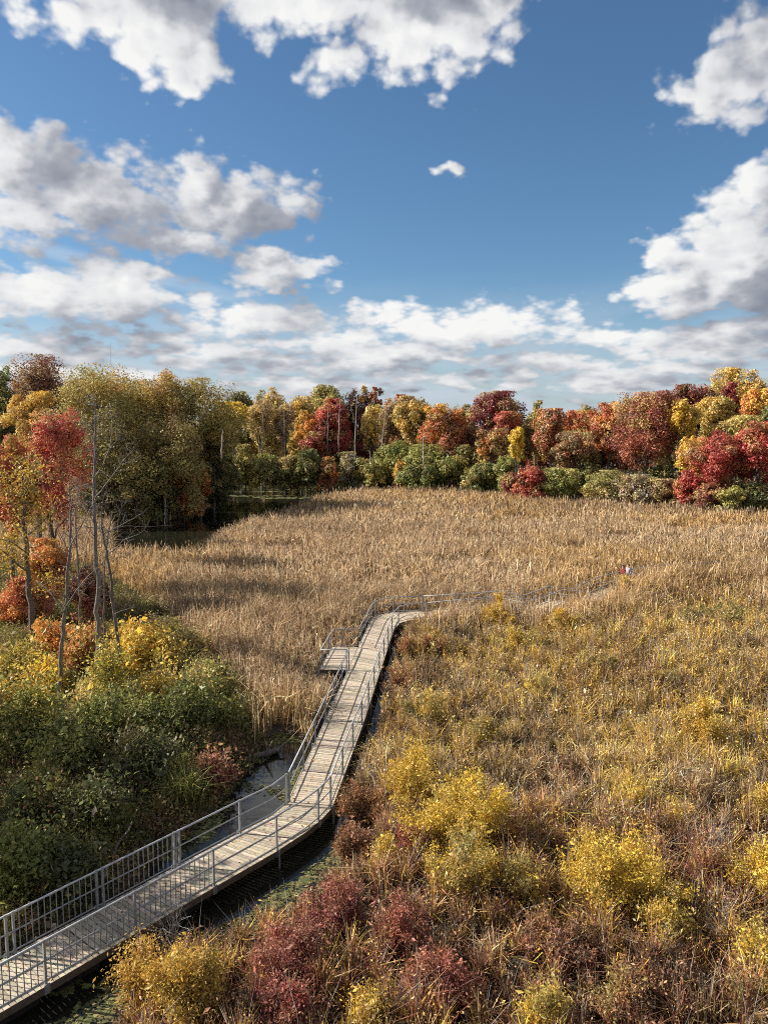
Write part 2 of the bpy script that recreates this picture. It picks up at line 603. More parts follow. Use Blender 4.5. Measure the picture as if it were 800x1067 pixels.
# ------------------------------------------------------------------ colours (albedo)
PAL = {
    'maroon': [(.16, .036, .038), (.215, .048, .044), (.125, .034, .033)],
    'red': [(.38, .065, .045), (.44, .10, .07), (.29, .05, .042)],
    'crimson': [(.42, .075, .070), (.33, .06, .058), (.46, .16, .10)],
    'rust': [(.36, .115, .050), (.29, .092, .045), (.42, .17, .08)],
    'rustmaroon': [(.26, .085, .050), (.205, .062, .045), (.31, .125, .075)],
    'orange': [(.54, .21, .050), (.47, .165, .045), (.56, .28, .075)],
    'gold': [(.58, .36, .060), (.52, .31, .065), (.48, .32, .10)],
    'yellow': [(.68, .47, .050), (.62, .41, .055), (.58, .44, .10)],
    'palegold': [(.50, .38, .15), (.43, .32, .14), (.52, .41, .13)],
    'tan': [(.36, .26, .145), (.30, .215, .125), (.41, .29, .17)],
    'brown': [(.22, .135, .07), (.175, .10, .055), (.27, .155, .075)],
    'olive': [(.235, .20, .070), (.19, .175, .06), (.29, .235, .08)],
    'olivegold': [(.36, .28, .085), (.27, .23, .075), (.42, .29, .075)],
    'green': [(.175, .185, .045), (.135, .15, .038), (.225, .22, .06)],
    'lightgreen': [(.29, .28, .085), (.24, .245, .07), (.35, .31, .10)],
    'dkgreen': [(.072, .085, .032), (.088, .098, .036), (.10, .094, .034)],
    'dkolive': [(.115, .108, .045), (.095, .09, .04), (.15, .125, .05)],
    'dkbrown': [(.085, .055, .034), (.07, .05, .03), (.105, .062, .038)],
    'twig': [(.26, .22, .19), (.20, .165, .14), (.32, .28, .25)],
    'willow': [(.62, .43, .065), (.55, .37, .06), (.68, .46, .055), (.50, .375, .10)],
    'dogwood': [(.33, .105, .080), (.27, .085, .07), (.40, .16, .10), (.32, .16, .10)],
    'rustshrub': [(.34, .165, .07), (.28, .13, .06), (.39, .22, .09)],
    'oliveshrub': [(.34, .265, .095), (.27, .22, .08), (.40, .31, .10)],
}


def pick(pal, n, rng, w=None):
    """pal: name or list of (name, weight)"""
    if isinstance(pal, str):
        pal = [(pal, 1)]
    ws = np.array([q for _, q in pal], float); ws /= ws.sum()
    k = rng.choice(len(pal), n, p=ws)
    out = np.zeros((n, 3))
    for i, (nm, _) in enumerate(pal):
        A = np.array(PAL[nm]); m = k == i
        out[m] = A[rng.integers(0, len(A), m.sum())]
    return out


BARK = np.array([.12, .10, .085])


def curve(a, b, n, wob, rng, sag=0.0):
    t = np.linspace(0, 1, n)[:, None]
    P = np.asarray(a) + (np.asarray(b) - np.asarray(a)) * t
    L = np.linalg.norm(np.asarray(b) - np.asarray(a))
    k = rng.normal(0, wob * L, (n, 3)) * (t * (1 - t) * 3)
    k[0] = 0
    P = P + k
    P[:, 2] += sag * L * (t * (1 - t))[:, 0]
    return P


def tree(name, label, cat, base, h, r, pal, rng, cb=.25, n_leaf=5000, leaf=.2, puffs=None, top_pal=None, sparse=1.0, group=None,
         trunk_r=None, shape='round', bark=BARK, aspect=.6, mat=None, flat=1.0):
    base = np.asarray(base, float)
    root = thing(name, base, label, cat, group)
    if puffs is None:
        puffs = int(26 + 3 * r)
    zc0, zc1 = h * cb, h
    cz = (zc0 + zc1) / 2; rz = (zc1 - zc0) / 2
    u = rng.normal(size=(puffs, 3)); u /= np.linalg.norm(u, axis=1, keepdims=True)
    u[:, 2] = np.where(rng.random(puffs) < .3, np.abs(u[:, 2]), u[:, 2])
    rad = rng.uniform(.30, .86, puffs) ** .7 * rng.uniform(.86, 1.07, puffs)
    pc = np.stack([u[:, 0] * rad * r, u[:, 1] * rad * r * flat, cz + u[:, 2] * rad * rz], 1)
    if shape == 'dome':
        v = np.abs(u[:, 2]) ** .8
        rr_ = rng.uniform(.55, .9, puffs)
        k = rr_ * np.sqrt(np.clip(1 - v * v, 0, 1)) / (np.hypot(u[:, 0], u[:, 1]) + 1e-6)
        low = rng.random(puffs) < .35
        zz = zc0 + (zc1 - zc0) * np.where(low, rng.uniform(.05, .5, puffs), .38 + .52 * v * rr_ / .9)
        pc = np.stack([u[:, 0] * np.where(low, rr_ / (np.hypot(u[:, 0], u[:, 1]) + 1e-6), k) * r, u[:, 1] * np.where(low, rr_ / (np.hypot(u[:, 0], u[:, 1]) + 1e-6), k) * r, zz], 1)
    if shape == 'cone':
        k = 1.15 - .95 * np.clip((pc[:, 2] - zc0) / (zc1 - zc0), 0, 1)
        pc[:, :2] *= k[:, None]
    elif shape == 'vase':
        k = .45 + .65 * np.clip((pc[:, 2] - zc0) / (zc1 - zc0), 0, 1) ** .7
        pc[:, :2] *= k[:, None]
    elif shape == 'low':
        k = 1.1 - .45 * np.clip((pc[:, 2] - zc0) / (zc1 - zc0), 0, 1) ** 2
        pc[:, :2] *= k[:, None]
    pr = r * rng.uniform(.24, .46, puffs) * min(1.0, 1.15 * (rz / r) ** .3)
    pr = np.minimum(pr, rz * .55)
    # trunk and limbs
    tr = trunk_r or max(.07, h * .014)
    mb = MB()
    tc = curve((0, 0, -.3), (rng.normal(0, .03) * h, rng.normal(0, .03) * h, h * .86), 9, .012, rng)
    bk = bark * rng.uniform(.8, 1.2)
    mb.tube(tc, np.linspace(tr * 1.15, tr * .18, 9), 7, bk)
    for i in rng.permutation(puffs)[:16]:
        zz = np.clip(pc[i, 2] * .62, h * cb * .6, h * .8)
        k = np.clip((zz + .3) / (h * .86 + .3), 0, 1) * 8
        p0 = np.array([np.interp(k, np.arange(9), tc[:, q]) for q in range(3)])
        P = curve(p0, pc[i], 6, .04, rng, .12)
        r0_ = tr * (1 - .75 * k / 8) * .55
        mb.tube(P, np.linspace(r0_, r0_ * .2, 6), 5, bk)
        for _ in range(2):
            e = pc[i] + rng.normal(0, pr[i] * .6, 3)
            mb.tube(curve(P[3], e, 4, .05, rng), np.linspace(r0_ * .4, r0_ * .08, 4), 4, bk)
    mb.build("trunk", M_bark, root)
    # crown: leaf sprays gathered in clumps of clumps
    n_leaf = int(n_leaf * sparse)
    wts = pr ** 2; wts /= wts.sum()
    sub = 9
    sc_ = rng.normal(size=(puffs, sub, 3)); sc_ /= np.linalg.norm(sc_, axis=2, keepdims=True)
    subc = pc[:, None] + sc_ * (pr[:, None, None] * rng.uniform(.45, .95, (puffs, sub, 1)))
    subcol = pick(pal, puffs * sub, rng).reshape(puffs, sub, 3) * .5 + pick(pal, puffs, rng)[:, None] * .5
    subcol = subcol * rng.uniform(.8, 1.2, (puffs, sub, 1))
    if top_pal:
        tp = pick(top_pal[0], puffs * sub, rng).reshape(puffs, sub, 3)
        q = smooth(top_pal[1], top_pal[2], (subc[..., 2] - zc0) / (zc1 - zc0) + rng.normal(0, .08, (puffs, sub)))[..., None]
        subcol = subcol * (1 - q) + tp * q
    pi = rng.choice(puffs, n_leaf, p=wts); si = rng.integers(0, sub, n_leaf)
    d = rng.normal(size=(n_leaf, 3)); d /= np.linalg.norm(d, axis=1, keepdims=True)
    d *= (rng.uniform(.45, 1.08, n_leaf) ** .6)[:, None]
    c = subc[pi, si] + d * (pr[pi] * .50)[:, None] * [1, 1, .8]
    out = subc[pi, si] - pc[pi]; out /= np.linalg.norm(out, axis=1, keepdims=True)
    tall = np.clip(rz / r, 1, 2.2)
    c[:, 2] += (c[:, 2] - pc[pi, 2]) * (tall - 1) * .8
    nrm = d + out * .7 + [0, 0, .35]; nrm /= np.linalg.norm(nrm, axis=1, keepdims=True)
    hi = c[:, 2] > h * .985
    c[hi, 2] = h * .985 - rng.exponential(.05 * h, hi.sum())
    c[:, 2] = np.maximum(c[:, 2], .15)
    col = subcol[pi, si] * rng.uniform(.72, 1.32, (n_leaf, 1)) * (1 + rng.normal(0, .05, (n_leaf, 3)))
    mb = MB()
    mb.cards(c, leaf * rng.lognormal(0, .3, n_leaf), rng, np.clip(col * 1.28, .005, .9), aspect, nrm=nrm)
    mb.build("crown", mat or M_leaf, root)
    return root


def shrub(name, label, cat, base, h, r, pal, rng, gain=1.0, n_leaf=6000, leaf=.03, stems=14, twig=(.22, .17, .13), spread=.10, group=None, lo=.25, narrow=.45,
          twigs=5, sr=.012, upright=.5, top=None):
    base = np.asarray(base, float)
    root = thing(name, base, label, cat, group)
    mb = MB(); pts = []; cols = []
    twig = np.asarray(twig, float)
    lob = rng.uniform(.40, 1.40, 5); lph = rng.uniform(0, 6.28)
    lhh = rng.uniform(.6, 1.15, 5)
    for k in range(stems):
        a = rng.uniform(0, 2 * math.pi); q = math.sqrt(rng.random())
        li = ((a + lph) / (2 * math.pi) * 5) % 5
        i0, i1 = int(li) % 5, (int(li) + 1) % 5
        q *= lob[i0] * (1 - li % 1) + lob[i1] * (li % 1)
        lh = lhh[i0] * (1 - li % 1) + lhh[i1] * (li % 1)
        p0 = np.array([math.cos(a), math.sin(a), 0]) * r * .28 * rng.random()
        hh = h * rng.uniform(.55, 1.08) * max(.35, 1 - .30 * q * q) * lh
        e = np.array([math.cos(a) * r * q, math.sin(a) * r * q, hh])
        m = p0 * .4 + e * .6; m = m * [1 - .4 * upright, 1 - .4 * upright, 1]; m[2] = hh * .58
        t = np.linspace(0, 1, 7)[:, None]
        P = p0 * (1 - t) ** 2 + 2 * m * t * (1 - t) + e * t * t + rng.normal(0, .02 * h, (7, 3)) * t
        rr_ = sr * h / 2 * rng.uniform(.7, 1.3)
        cc = twig * rng.uniform(.7, 1.25)
        mb.tube(P - [0, 0, .05], np.linspace(rr_, rr_ * .25, 7), 4, cc, cap=False)
        scol = pick(pal, 1, rng)[0]
        tl = rng.uniform(lo, 1, 14)
        pts.append(np.stack([np.interp(tl * 6, np.arange(7), P[:, q_]) for q_ in range(3)], 1)); cols.append(np.repeat(scol[None], 14, 0))
        for _ in range(twigs):
            t0 = rng.uniform(lo * .8, .95)
            b0 = np.array([np.interp(t0 * 6, np.arange(7), P[:, q_]) for q_ in range(3)])
            dv = rng.normal(0, 1, 3); dv[2] = abs(dv[2]) * .9 + .5; dv[:2] += e[:2] / (r + 1e-6) * .5
            dv /= np.linalg.norm(dv)
            L = h * rng.uniform(.14, .34)
            Q = curve(b0, b0 + dv * L, 4, .05, rng)
            mb.tube(Q - [0, 0, .05], np.linspace(rr_ * .45, rr_ * .12, 4), 3, cc, cap=False)
            tl = rng.uniform(.15, 1.05, 12)
            pts.append(b0 + dv * L * tl[:, None]); cols.append(np.repeat((scol * .6 + pick(pal, 1, rng)[0] * .4)[None], 12, 0))
    mb.build("woody_stem", M_bark, root)
    if n_leaf:
        pts = np.concatenate(pts); cols = np.concatenate(cols)
        i = rng.integers(0, len(pts), n_leaf)
        c = pts[i] + rng.normal(0, spread, (n_leaf, 3))
        c[:, 2] = np.maximum(c[:, 2], .06)
        col = cols[i] * rng.uniform(.7, 1.35, (n_leaf, 1)) * (1 + rng.normal(0, .06, (n_leaf, 3)))
        if top is not None:
            tp = pick(top, n_leaf, rng) * rng.uniform(.75, 1.3, (n_leaf, 1))
            s_ = smooth(.45, .85, c[:, 2] / h + rng.normal(0, .1, n_leaf))[:, None]
            col = col * (1 - s_) + tp * s_
        mb = MB()
        mb.cards(c, leaf * rng.lognormal(0, .5, n_leaf), rng, np.clip(col * gain, .004, .9), narrow, up=.6)
        mb.build("foliage", M_shrub, root)
    return root


# ------------------------------------------------------------------ stuff: reeds and undergrowth
def frame_mask(x, y, m=5):
    return np.abs(x) < .5 * y * 1.06 + m


WALK_ALL = [WALK, PLAT]


def walk_sd(x, y):
    return np.minimum(sdist(WALK, x, y), sdist(PLAT, x, y))


FRONT_FAR = PX([(505, 640), (520, 638), (553, 643), (578, 634), (602, 634)], .3)


def scatter(rng, y0, y1, dens, m=5):
    A = (y1 - y0) * (2 * (.53 * (y0 + y1) / 2 + m))
    xm = .53 * y1 + m
    n = int((y1 - y0) * 2 * xm * dens)
    x = rng.uniform(-xm, xm, n); y = rng.uniform(y0, y1, n)
    k = frame_mask(x, y, m)
    return x[k], y[k]


REEDC = np.array([(.54, .385, .225), (.45, .31, .175), (.68, .52, .34), (.25, .165, .095), (.53, .365, .235), (.48, .345, .155)])
GOLDC = np.array([(.56, .37, .15), (.48, .31, .13), (.44, .29, .14)])
SEDGE = np.array([(.49, .330, .145), (.35, .225, .105), (.60, .435, .24), (.21, .130, .072), (.41, .285, .10), (.66, .52, .36), (.13, .085, .05)])
REDBR = np.array([(.27, .11, .075), (.33, .14, .09), (.24, .12, .07), (.38, .20, .10), (.20, .09, .065)])


# where tan reeds rule (1) and where the shrubby fen rules (0): world-space field
SPINE = np.concatenate([R_edge[5:], FAR_P[1:]])


def reed_share(x, y):
    right = inside(np.concatenate([[R_edge[0] + [0, -30, 0]], R_edge, FAR_P[1:], [[90, FAR_P[-1][1] + 2, 0], [90, -20, 0]]]), x, y)
    n = fbm(x * .09, y * .09, 31) - .5
    lim = 62 + n * 34
    by = pdist(FAR_P[1:], x, y, closed=False)
    gap = pdist(FRONT_FAR, x, y, closed=False)
    sh = np.maximum(smooth(-9, 12, y - lim), smooth(6, 2.5, by) * smooth(1, 3, gap) * .9)
    return np.where(right, sh, 1.0), right


def reed_field(name, label_kind, y0, y1, dens, w, seed, hscale=1.0):
    rng = np.random.default_rng(seed)
    x, y = scatter(rng, y0, y1, dens)
    ws = water_sd(x, y)
    share, right = reed_share(x, y)
    bk = sdist(BANK, x, y)
    keep = (ws > .25) & (walk_sd(x, y) > .32) & (rng.random(len(x)) < share + .0) & (bk > .3 + 1.5 * rng.random(len(x)))
    ff = pdist(FRONT_FAR, x, y, closed=False)
    x, y, ff = x[keep], y[keep], ff[keep]
    # tussocks: draw blades together into clumps so dark gaps open between them
    cs = .55 if y0 < 60 else .8
    cxx, cyy = np.round(x / cs), np.round(y / cs)
    jx = (hash2(cxx, cyy, 3) - .5) * cs * .8 + cxx * cs; jy = (hash2(cxx, cyy, 4) - .5) * cs * .8 + cyy * cs
    pull = .35 * hash2(cxx, cyy, 5)
    x = x + (jx - x) * pull; y = y + (jy - y) * pull
    n = len(x)
    big = fbm(x * .06, y * .06, 41); med = fbm(x * .35, y * .35, 42)
    h = (1.35 + .55 * big + .65 * med) * rng.uniform(.72, 1.12, n) * hscale * (.85 + .3 * hash2(cxx, cyy, 8))
    h *= .35 + .65 * smooth(0.3, 3.5, ff)
    h *= 1 - .45 * smooth(.60, .70, fbm(x * .11, y * .13, 44))
    h *= (.45 + .55 * smooth(.8, 6.5, pdist(PLAT, x, y))) * (.72 + .28 * smooth(.3, 2.2, walk_sd(x, y)))
    by = pdist(FAR_P[1:], x, y, closed=False)
    h *= 1 + .38 * right[keep][:len(x)] * smooth(6, 2, by) * smooth(1, 3, ff)
    k = rng.choice(len(REEDC), n, p=[.3, .24, .16, .12, .1, .08])
    C = REEDC[k]
    gl = smooth(.55, .72, fbm(x * .05 + 9, y * .05, 47))[:, None]
    C = C * (1 - .6 * gl) + GOLDC[rng.integers(0, 3, n)] * .6 * gl
    C = C * (.75 + .5 * hash2(cxx, cyy, 6))[:, None] * rng.uniform(.5, 1.5, (n, 1))
    dr_ = fbm(x * .035, y * .09, 49)
    C = C * (.62 + .72 * dr_)[:, None] * (1 + np.array([.0, -.03, -.16]) * smooth(.45, .65, fbm(x * .03 + 4, y * .07, 48))[:, None])
    B = np.stack([x, y, ground_z(x, y) - .05], 1)
    az = rng.uniform(0, 2 * math.pi, n) * .6 + 2 * math.pi * hash2(cxx, cyy, 7)
    mb = MB()
    mb.blades(B, h, w * rng.uniform(.6, 1.5, n), np.abs(rng.normal(.30, .26, n)), az, np.clip(C, 0, .85), rng, .8)
    # seed heads on some stalks
    m = rng.random(n) < .16
    T = B[m] + np.stack([rng.normal(0, .12, m.sum()), rng.normal(0, .12, m.sum()), h[m] * rng.uniform(.85, 1.08, m.sum())], 1)
    hc = np.where(rng.random((m.sum(), 1)) < .5, np.array([[.16, .095, .055]]), np.array([[.48, .38, .27]])) * rng.uniform(.8, 1.2, (m.sum(), 1))
    L = np.full(m.sum(), max(.09, w * 2.2))
    a = np.stack([rng.normal(0, .15, m.sum()), rng.normal(0, .15, m.sum()), np.ones(m.sum())], 1) * L[:, None]
    wv = max(.018, w * .55)
    f = rng.uniform(0, 6.28, m.sum()); s_ = np.stack([np.cos(f), np.sin(f), 0 * f], 1) * wv
    V = np.stack([T - a, T + s_, T + a, T - s_], 1).reshape(-1, 3)
    mb.add(V, np.arange(len(V)).reshape(-1, 4), np.repeat(hc, 4, 0))
    o = mb.build(name, M_reed)
    return tag(o, label_kind[0], label_kind[1], kind='stuff')


Q = 1.0
reed_field("reeds", ("tan cattail reeds beside the boardwalk", "reeds"), 26, 58, 74 * Q, .038, 101)
reed_field("reeds", ("dense tan reeds filling the middle of the marsh", "reeds"), 58, 95, 40 * Q, .068, 102)
reed_field("reeds", ("pale reed bed reaching to the trees", "reeds"), 95, 178, 17 * Q, .118, 103, 1.02)


def fen(name, lab, y0, y1, dens, w, lf, seed):
    """mixed dry sedge, forbs and low twigs right of the walk"""
    rng = np.random.default_rng(seed)
    x, y = scatter(rng, y0, y1, dens)
    ws = water_sd(x, y); share, right = reed_share(x, y)
    keep = (ws > .1) & (walk_sd(x, y) > .3) & right & (rng.random(len(x)) < 1 - share * .8)
    x, y, ws = x[keep], y[keep], ws[keep]
    cs = .7
    cxx, cyy = np.round(x / cs + .3 * vnoise(x, y, 71)), np.round(y / cs + .3 * vnoise(x, y, 72))
    jx = (hash2(cxx, cyy, 13) - .5) * cs * .8 + cxx * cs; jy = (hash2(cxx, cyy, 14) - .5) * cs * .8 + cyy * cs
    pull = .30 + .45 * hash2(cxx, cyy, 15)
    x = x + (jx - x) * pull; y = y + (jy - y) * pull
    n = len(x)
    ff = pdist(FRONT_FAR, x, y, closed=False)
    red = smooth(.50, .68, fbm(x * .22, y * .22, 61) + .34 * smooth(9, 3, np.hypot((x + 1.5) * .8, y - 19.5)) - .02)
    gold = smooth(.44, .62, fbm(x * .16 + 5, y * .16, 62) + .10 * smooth(24, 45, y))
    gh = np.zeros(n); rh = np.zeros(n)
    for (hx, hy, hr, hk) in HALO:
        q = np.exp(-(((x - hx) ** 2 + (y - hy) ** 2) / (1.35 * hr + .35) ** 2))
        if hk: rh = np.maximum(rh, q)
        else: gh = np.maximum(gh, q)
    red = np.clip(red * .55 + rh * .6, 0, 1); gold = np.clip(gold * .8 + gh * .9, 0, 1)
    C = SEDGE[rng.choice(7, n, p=[.2, .18, .15, .14, .12, .10, .11])]
    isr = rng.random(n) < red * .75
    C[isr] = REDBR[rng.integers(0, 5, isr.sum())]
    isg = (~isr) & (rng.random(n) < gold * .58)
    C[isg] = np.array([(.58, .365, .085), (.48, .305, .095), (.64, .405, .075)])[rng.integers(0, 3, isg.sum())]
    C = C * 1.18 * (.45 + .85 * hash2(cxx, cyy, 16))[:, None] * rng.uniform(.5, 1.5, (n, 1)) * (.55 + .8 * fbm(x * .45, y * .45, 66))[:, None]
    h = (.35 + .85 * fbm(x * .3, y * .3, 63) + .75 * hash2(cxx, cyy, 17)) * rng.uniform(.5, 1.15, n) * (.3 + .7 * smooth(.3, 4, ff))
    h *= .55 + .45 * smooth(0, 1.2, ws)
    B = np.stack([x, y, ground_z(x, y) - .05], 1)
    az = rng.uniform(0, 2 * math.pi, n)
    mb = MB()
    mb.blades(B, h, w * rng.uniform(.5, 1.5, n), np.abs(rng.normal(.28, .25, n)), az, np.clip(C, 0, .8), rng, .6)
    # small dry leaves and seed clusters held on the stalks
    k = rng.integers(0, n, int(n * 2.0))
    t = rng.uniform(.3, 1.05, len(k))
    c = B[k] + np.stack([rng.normal(0, .07, len(k)) + np.cos(az[k]) * .2 * t * h[k], rng.normal(0, .07, len(k)) + np.sin(az[k]) * .2 * t * h[k], t * h[k]], 1)
    mb.cards(c, lf * rng.lognormal(0, .35, len(k)), rng, np.clip(C[k] * rng.uniform(.7, 1.3, (len(k), 1)), 0, .8), .5, up=.5)
    # fallen litter between the stems
    k = rng.integers(0, n, int(n * .8))
    c = B[k] + np.stack([rng.normal(0, .3, len(k)), rng.normal(0, .3, len(k)), rng.uniform(.05, .30, len(k))], 1)
    mb.cards(c, lf * 1.4 * rng.lognormal(0, .4, len(k)), rng, np.clip(C[k] * rng.uniform(.5, 1.0, (len(k), 1)), 0, .8), .45, up=1.2)
    # grey bare twigs
    k = rng.integers(0, n, int(n * .05))
    f = rng.uniform(0, 6.28, len(k))
    mb.blades(B[k], h[k] * 1.2 + .3, w * .45, np.abs(rng.normal(.3, .3, len(k))), f, np.array([.36, .32, .28]) * rng.uniform(.6, 1.3, (len(k), 1)), rng, .1)
    return tag(mb.build(name, M_reed), lab, "undergrowth", kind='stuff')


def bank_cover():
    rng = np.random.default_rng(301)
    x, y = scatter(rng, 15, 68, 120)
    keep = (sdist(BANK, x, y) < .8) & (water_sd(x, y) > .1) & (walk_sd(x, y) > .6)
    x, y = x[keep], y[keep]; n = len(x)
    sd = water_sd(x, y); wk = walk_sd(x, y)
    kinds = np.array([(.15, .155, .042), (.21, .145, .07), (.10, .115, .04), (.30, .22, .09), (.36, .30, .075), (.18, .095, .055), (.24, .235, .065)])
    cell = .9
    qx, qy = np.round(x / cell + .5 * vnoise(x * 1.3, y * 1.3, 73)), np.round(y / cell + .5 * vnoise(x * 1.3, y * 1.3, 74))
    kk = (hash2(qx, qy, 75) * 7).astype(int).clip(0, 6)
    mixk = np.where(rng.random(n) < .6, kk, rng.integers(0, 7, n))
    C = kinds[mixk] * (.55 + .7 * fbm(x * .5, y * .5, 71))[:, None] * rng.uniform(.65, 1.4, (n, 1))
    h = (.15 + 1.15 * fbm(x * .35, y * .35, 72) ** 1.3 + .7 * hash2(qx, qy, 76)) * rng.uniform(.5, 1.15, n) * (.35 + .65 * smooth(.2, 2.0, np.minimum(sd, wk - .4)))
    B = np.stack([x, y, ground_z(x, y) - .03], 1)
    mb = MB()
    mb.blades(B, h, .028, np.abs(rng.normal(.4, .3, n)), rng.uniform(0, 6.28, n), C, rng, .6)
    k = rng.integers(0, n, int(n * 2.6))
    m = len(k)
    c = B[k] + np.stack([rng.normal(0, .14, m), rng.normal(0, .14, m), np.sqrt(rng.uniform(0.05, 1.05, m)) * h[k]], 1)
    mb.cards(c, .052 * rng.lognormal(0, .35, m), rng, np.clip(C[k] * rng.uniform(.8, 1.35, (m, 1)), 0, .8), .6, up=.6)
    tag(mb.build("undergrowth", M_shrub), "dark leafy ground cover under the bank trees", "undergrowth", kind='stuff')


def wood_floor():
    """brush at the foot of the woods all along the far edge"""
    rng = np.random.default_rng(302)
    n = 110000
    x = rng.uniform(-105, 130, n); y0 = np.interp(x, [-110, -40, -5, 20, 40, 60, 130], [150, 155, 150, 132, 118, 112, 112])
    y = y0 + rng.random(n) ** 1.4 * 85
    k = water_sd(x, y) > .3
    x, y = x[k], y[k]; n = len(x)
    C = np.array([(.09, .11, .04), (.13, .115, .05), (.07, .085, .035), (.19, .14, .07), (.17, .17, .06), (.14, .075, .045)])[(hash2(np.round(x / 2.5), np.round(y / 2.5), 7) * 6).astype(int).clip(0, 5)]
    h = (1.0 + 4.2 * fbm(x * .12, y * .12, 77) ** 1.5) * (.6 + .6 * hash2(np.round(x / 1.8), np.round(y / 1.8), 8))
    c = np.stack([x + rng.normal(0, .3, n), y, ground_z(x, y) + h * np.sqrt(rng.random(n))], 1)
    mb = MB(); mb.cards(c, .22 * rng.lognormal(0, .3, n), rng, np.clip(C * rng.uniform(.65, 1.4, (n, 1)), 0, .8), .6, up=.4)
    tag(mb.build("brush", M_leaf), "low brush under the trees along the far marsh edge", "brush", kind='stuff')


wood_floor()
bank_cover()


def algae():
    """floating duckweed and weed rafts"""
    rng = np.random.default_rng(311)
    n = 90000
    lo = np.minimum(CHAN_R.min(0), CHAN_L.min(0)); hi = np.maximum(CHAN_R.max(0), CHAN_L.max(0))
    x = rng.uniform(-16, hi[0] + 1, n); y = rng.uniform(14, hi[1] + 1, n)
    sdr = sdist(CHAN_R, x, y); sdl = sdist(CHAN_L, x, y)
    f = fbm(x * .7, y * .7, 81, 5)
    under = inside(UNDER, x, y)
    keep = ((sdr < .3) & (f + .25 * smooth(1.2, 0, -sdr) - .3 * smooth(1.15, .45, walk_sd(x, y)) > .47)) | ((sdl < .1) & (f + .14 * smooth(.8, 0, -sdl) > .60) & ~under)
    x, y = x[keep], y[keep]; n = len(x)
    z = rng.uniform(.004, .02, n)
    s = .045 * rng.lognormal(0, .45, n)
    a = rng.uniform(0, 6.28, n)
    C = np.array([(.13, .15, .05), (.19, .18, .07), (.10, .11, .05), (.25, .21, .10)])[rng.integers(0, 4, n)] * rng.uniform(.6, 1.2, (n, 1))
    c = np.stack([x, y, z], 1); u = np.stack([np.cos(a), np.sin(a), rng.normal(0, .08, n)], 1) * s[:, None]
    v = np.stack([-np.sin(a), np.cos(a), rng.normal(0, .08, n)], 1) * s[:, None] * .7
    mb = MB()
    mb.add(np.stack([c - u, c - v, c + u, c + v], 1).reshape(-1, 3), np.arange(4 * n).reshape(-1, 4), np.repeat(C, 4, 0))
    # streaks of pads on the far pond
    n = 9000
    x = rng.uniform(-48, 0, n); y = rng.uniform(135, 182, n)
    k = (sdist(POND, x, y) < -.3) & (fbm(x * .06, y * .5, 83) + .10 * smooth(140, 170, y) > .66)
    x, y = x[k], y[k]; n = len(x)
    a = rng.uniform(0, 6.28, n); s = .28 * rng.lognormal(0, .3, n)
    c = np.stack([x, y, rng.uniform(.004, .02, n)], 1); u = np.stack([np.cos(a), np.sin(a), 0 * a], 1) * s[:, None]; v = np.stack([-np.sin(a), np.cos(a), 0 * a], 1) * s[:, None]
    mb.add(np.stack([c - u, c - v, c + u, c + v], 1).reshape(-1, 3), np.arange(4 * n).reshape(-1, 4), np.repeat(np.array([(.20, .22, .10)]) * rng.uniform(.7, 1.2, (n, 1)), 4, 0))
    tag(mb.build("duckweed", M_reed), "olive duckweed rafts floating on the still water", "duckweed", kind='stuff')


algae()


def litter():
    """fallen leaves lying on the deck"""
    rng = np.random.default_rng(321)
    i = rng.integers(0, 5, 900)
    ra = resample(R_edge, n=400); la = resample(L_edge, n=400)
    k = rng.integers(0, 400, 900)
    t = rng.beta(.6, .6, 900)[:, None] * .9 + .05
    c = ra[k] * (1 - t) + la[k] * t + [0, 0, .006]
    c[:, 2] += rng.uniform(0, .012, 900)
    a = rng.uniform(0, 6.28, 900); s = .035 * rng.lognormal(0, .35, 900)
    u = np.stack([np.cos(a), np.sin(a), rng.normal(0, .12, 900)], 1) * s[:, None]; v = np.stack([-np.sin(a), np.cos(a), rng.normal(0, .12, 900)], 1) * s[:, None] * .6
    C = pick([('gold', 2), ('rust', 2), ('brown', 3), ('tan', 1)], 900, rng)
    mb = MB(); mb.add(np.stack([c - u, c - v, c + u, c + v], 1).reshape(-1, 3), np.arange(3600).reshape(-1, 4), np.repeat(C, 4, 0))
    tag(mb.build("fallen_leaves", M_reed), "fallen leaves scattered over the deck boards", "leaves", kind='stuff')


litter()

# ------------------------------------------------------------------ trees
def tree_px(name, label, px, top, Y, wpx, pal, seed, bot=None, leaf=None, n=None, cat="tree", **k):
    """tree standing at depth Y: its crown's middle, top and width are given as seen from the tower"""
    rng = np.random.default_rng(seed)
    pal = [(pal, 1)] if isinstance(pal, str) else list(pal)
    tw = sum(q for _, q in pal)
    pal = pal + [('palegold', tw * .10), ('olivegold', tw * .09), (pal[0][0], tw * .1)]
    b = dist(px, 500, Y)
    x = b[0]
    gz = float(ground_z(np.array([x]), np.array([float(Y)]))[0])
    gz = max(gz, .0)
    h = dist(px, top, Y)[2] - gz
    r = wpx / 2 / FPX * Y * (1.02 if cat != 'bush' else 1.2)
    cb = k.pop('cb', .18)
    if bot is not None:
        cb = max(.03, min(.7, (dist(px, bot, Y)[2] - gz) / h))
    leaf = leaf or max(.05, Y * .00115)
    area = 4 * math.pi * ((r ** 2 + 2 * r * h * (1 - cb) / 2) / 3)
    if n is None:
        n = int(min(26000, max(2500, 2.3 * area / (leaf * leaf * 1.2))))
    return tree(name, label, cat, (x, Y, gz), h, r, pal, rng, cb=cb, n_leaf=n, leaf=leaf, **k)


T = tree_px
FARG = "trees along the far edge of the marsh"
LEFTG = "trees of the dark grove by the pond"
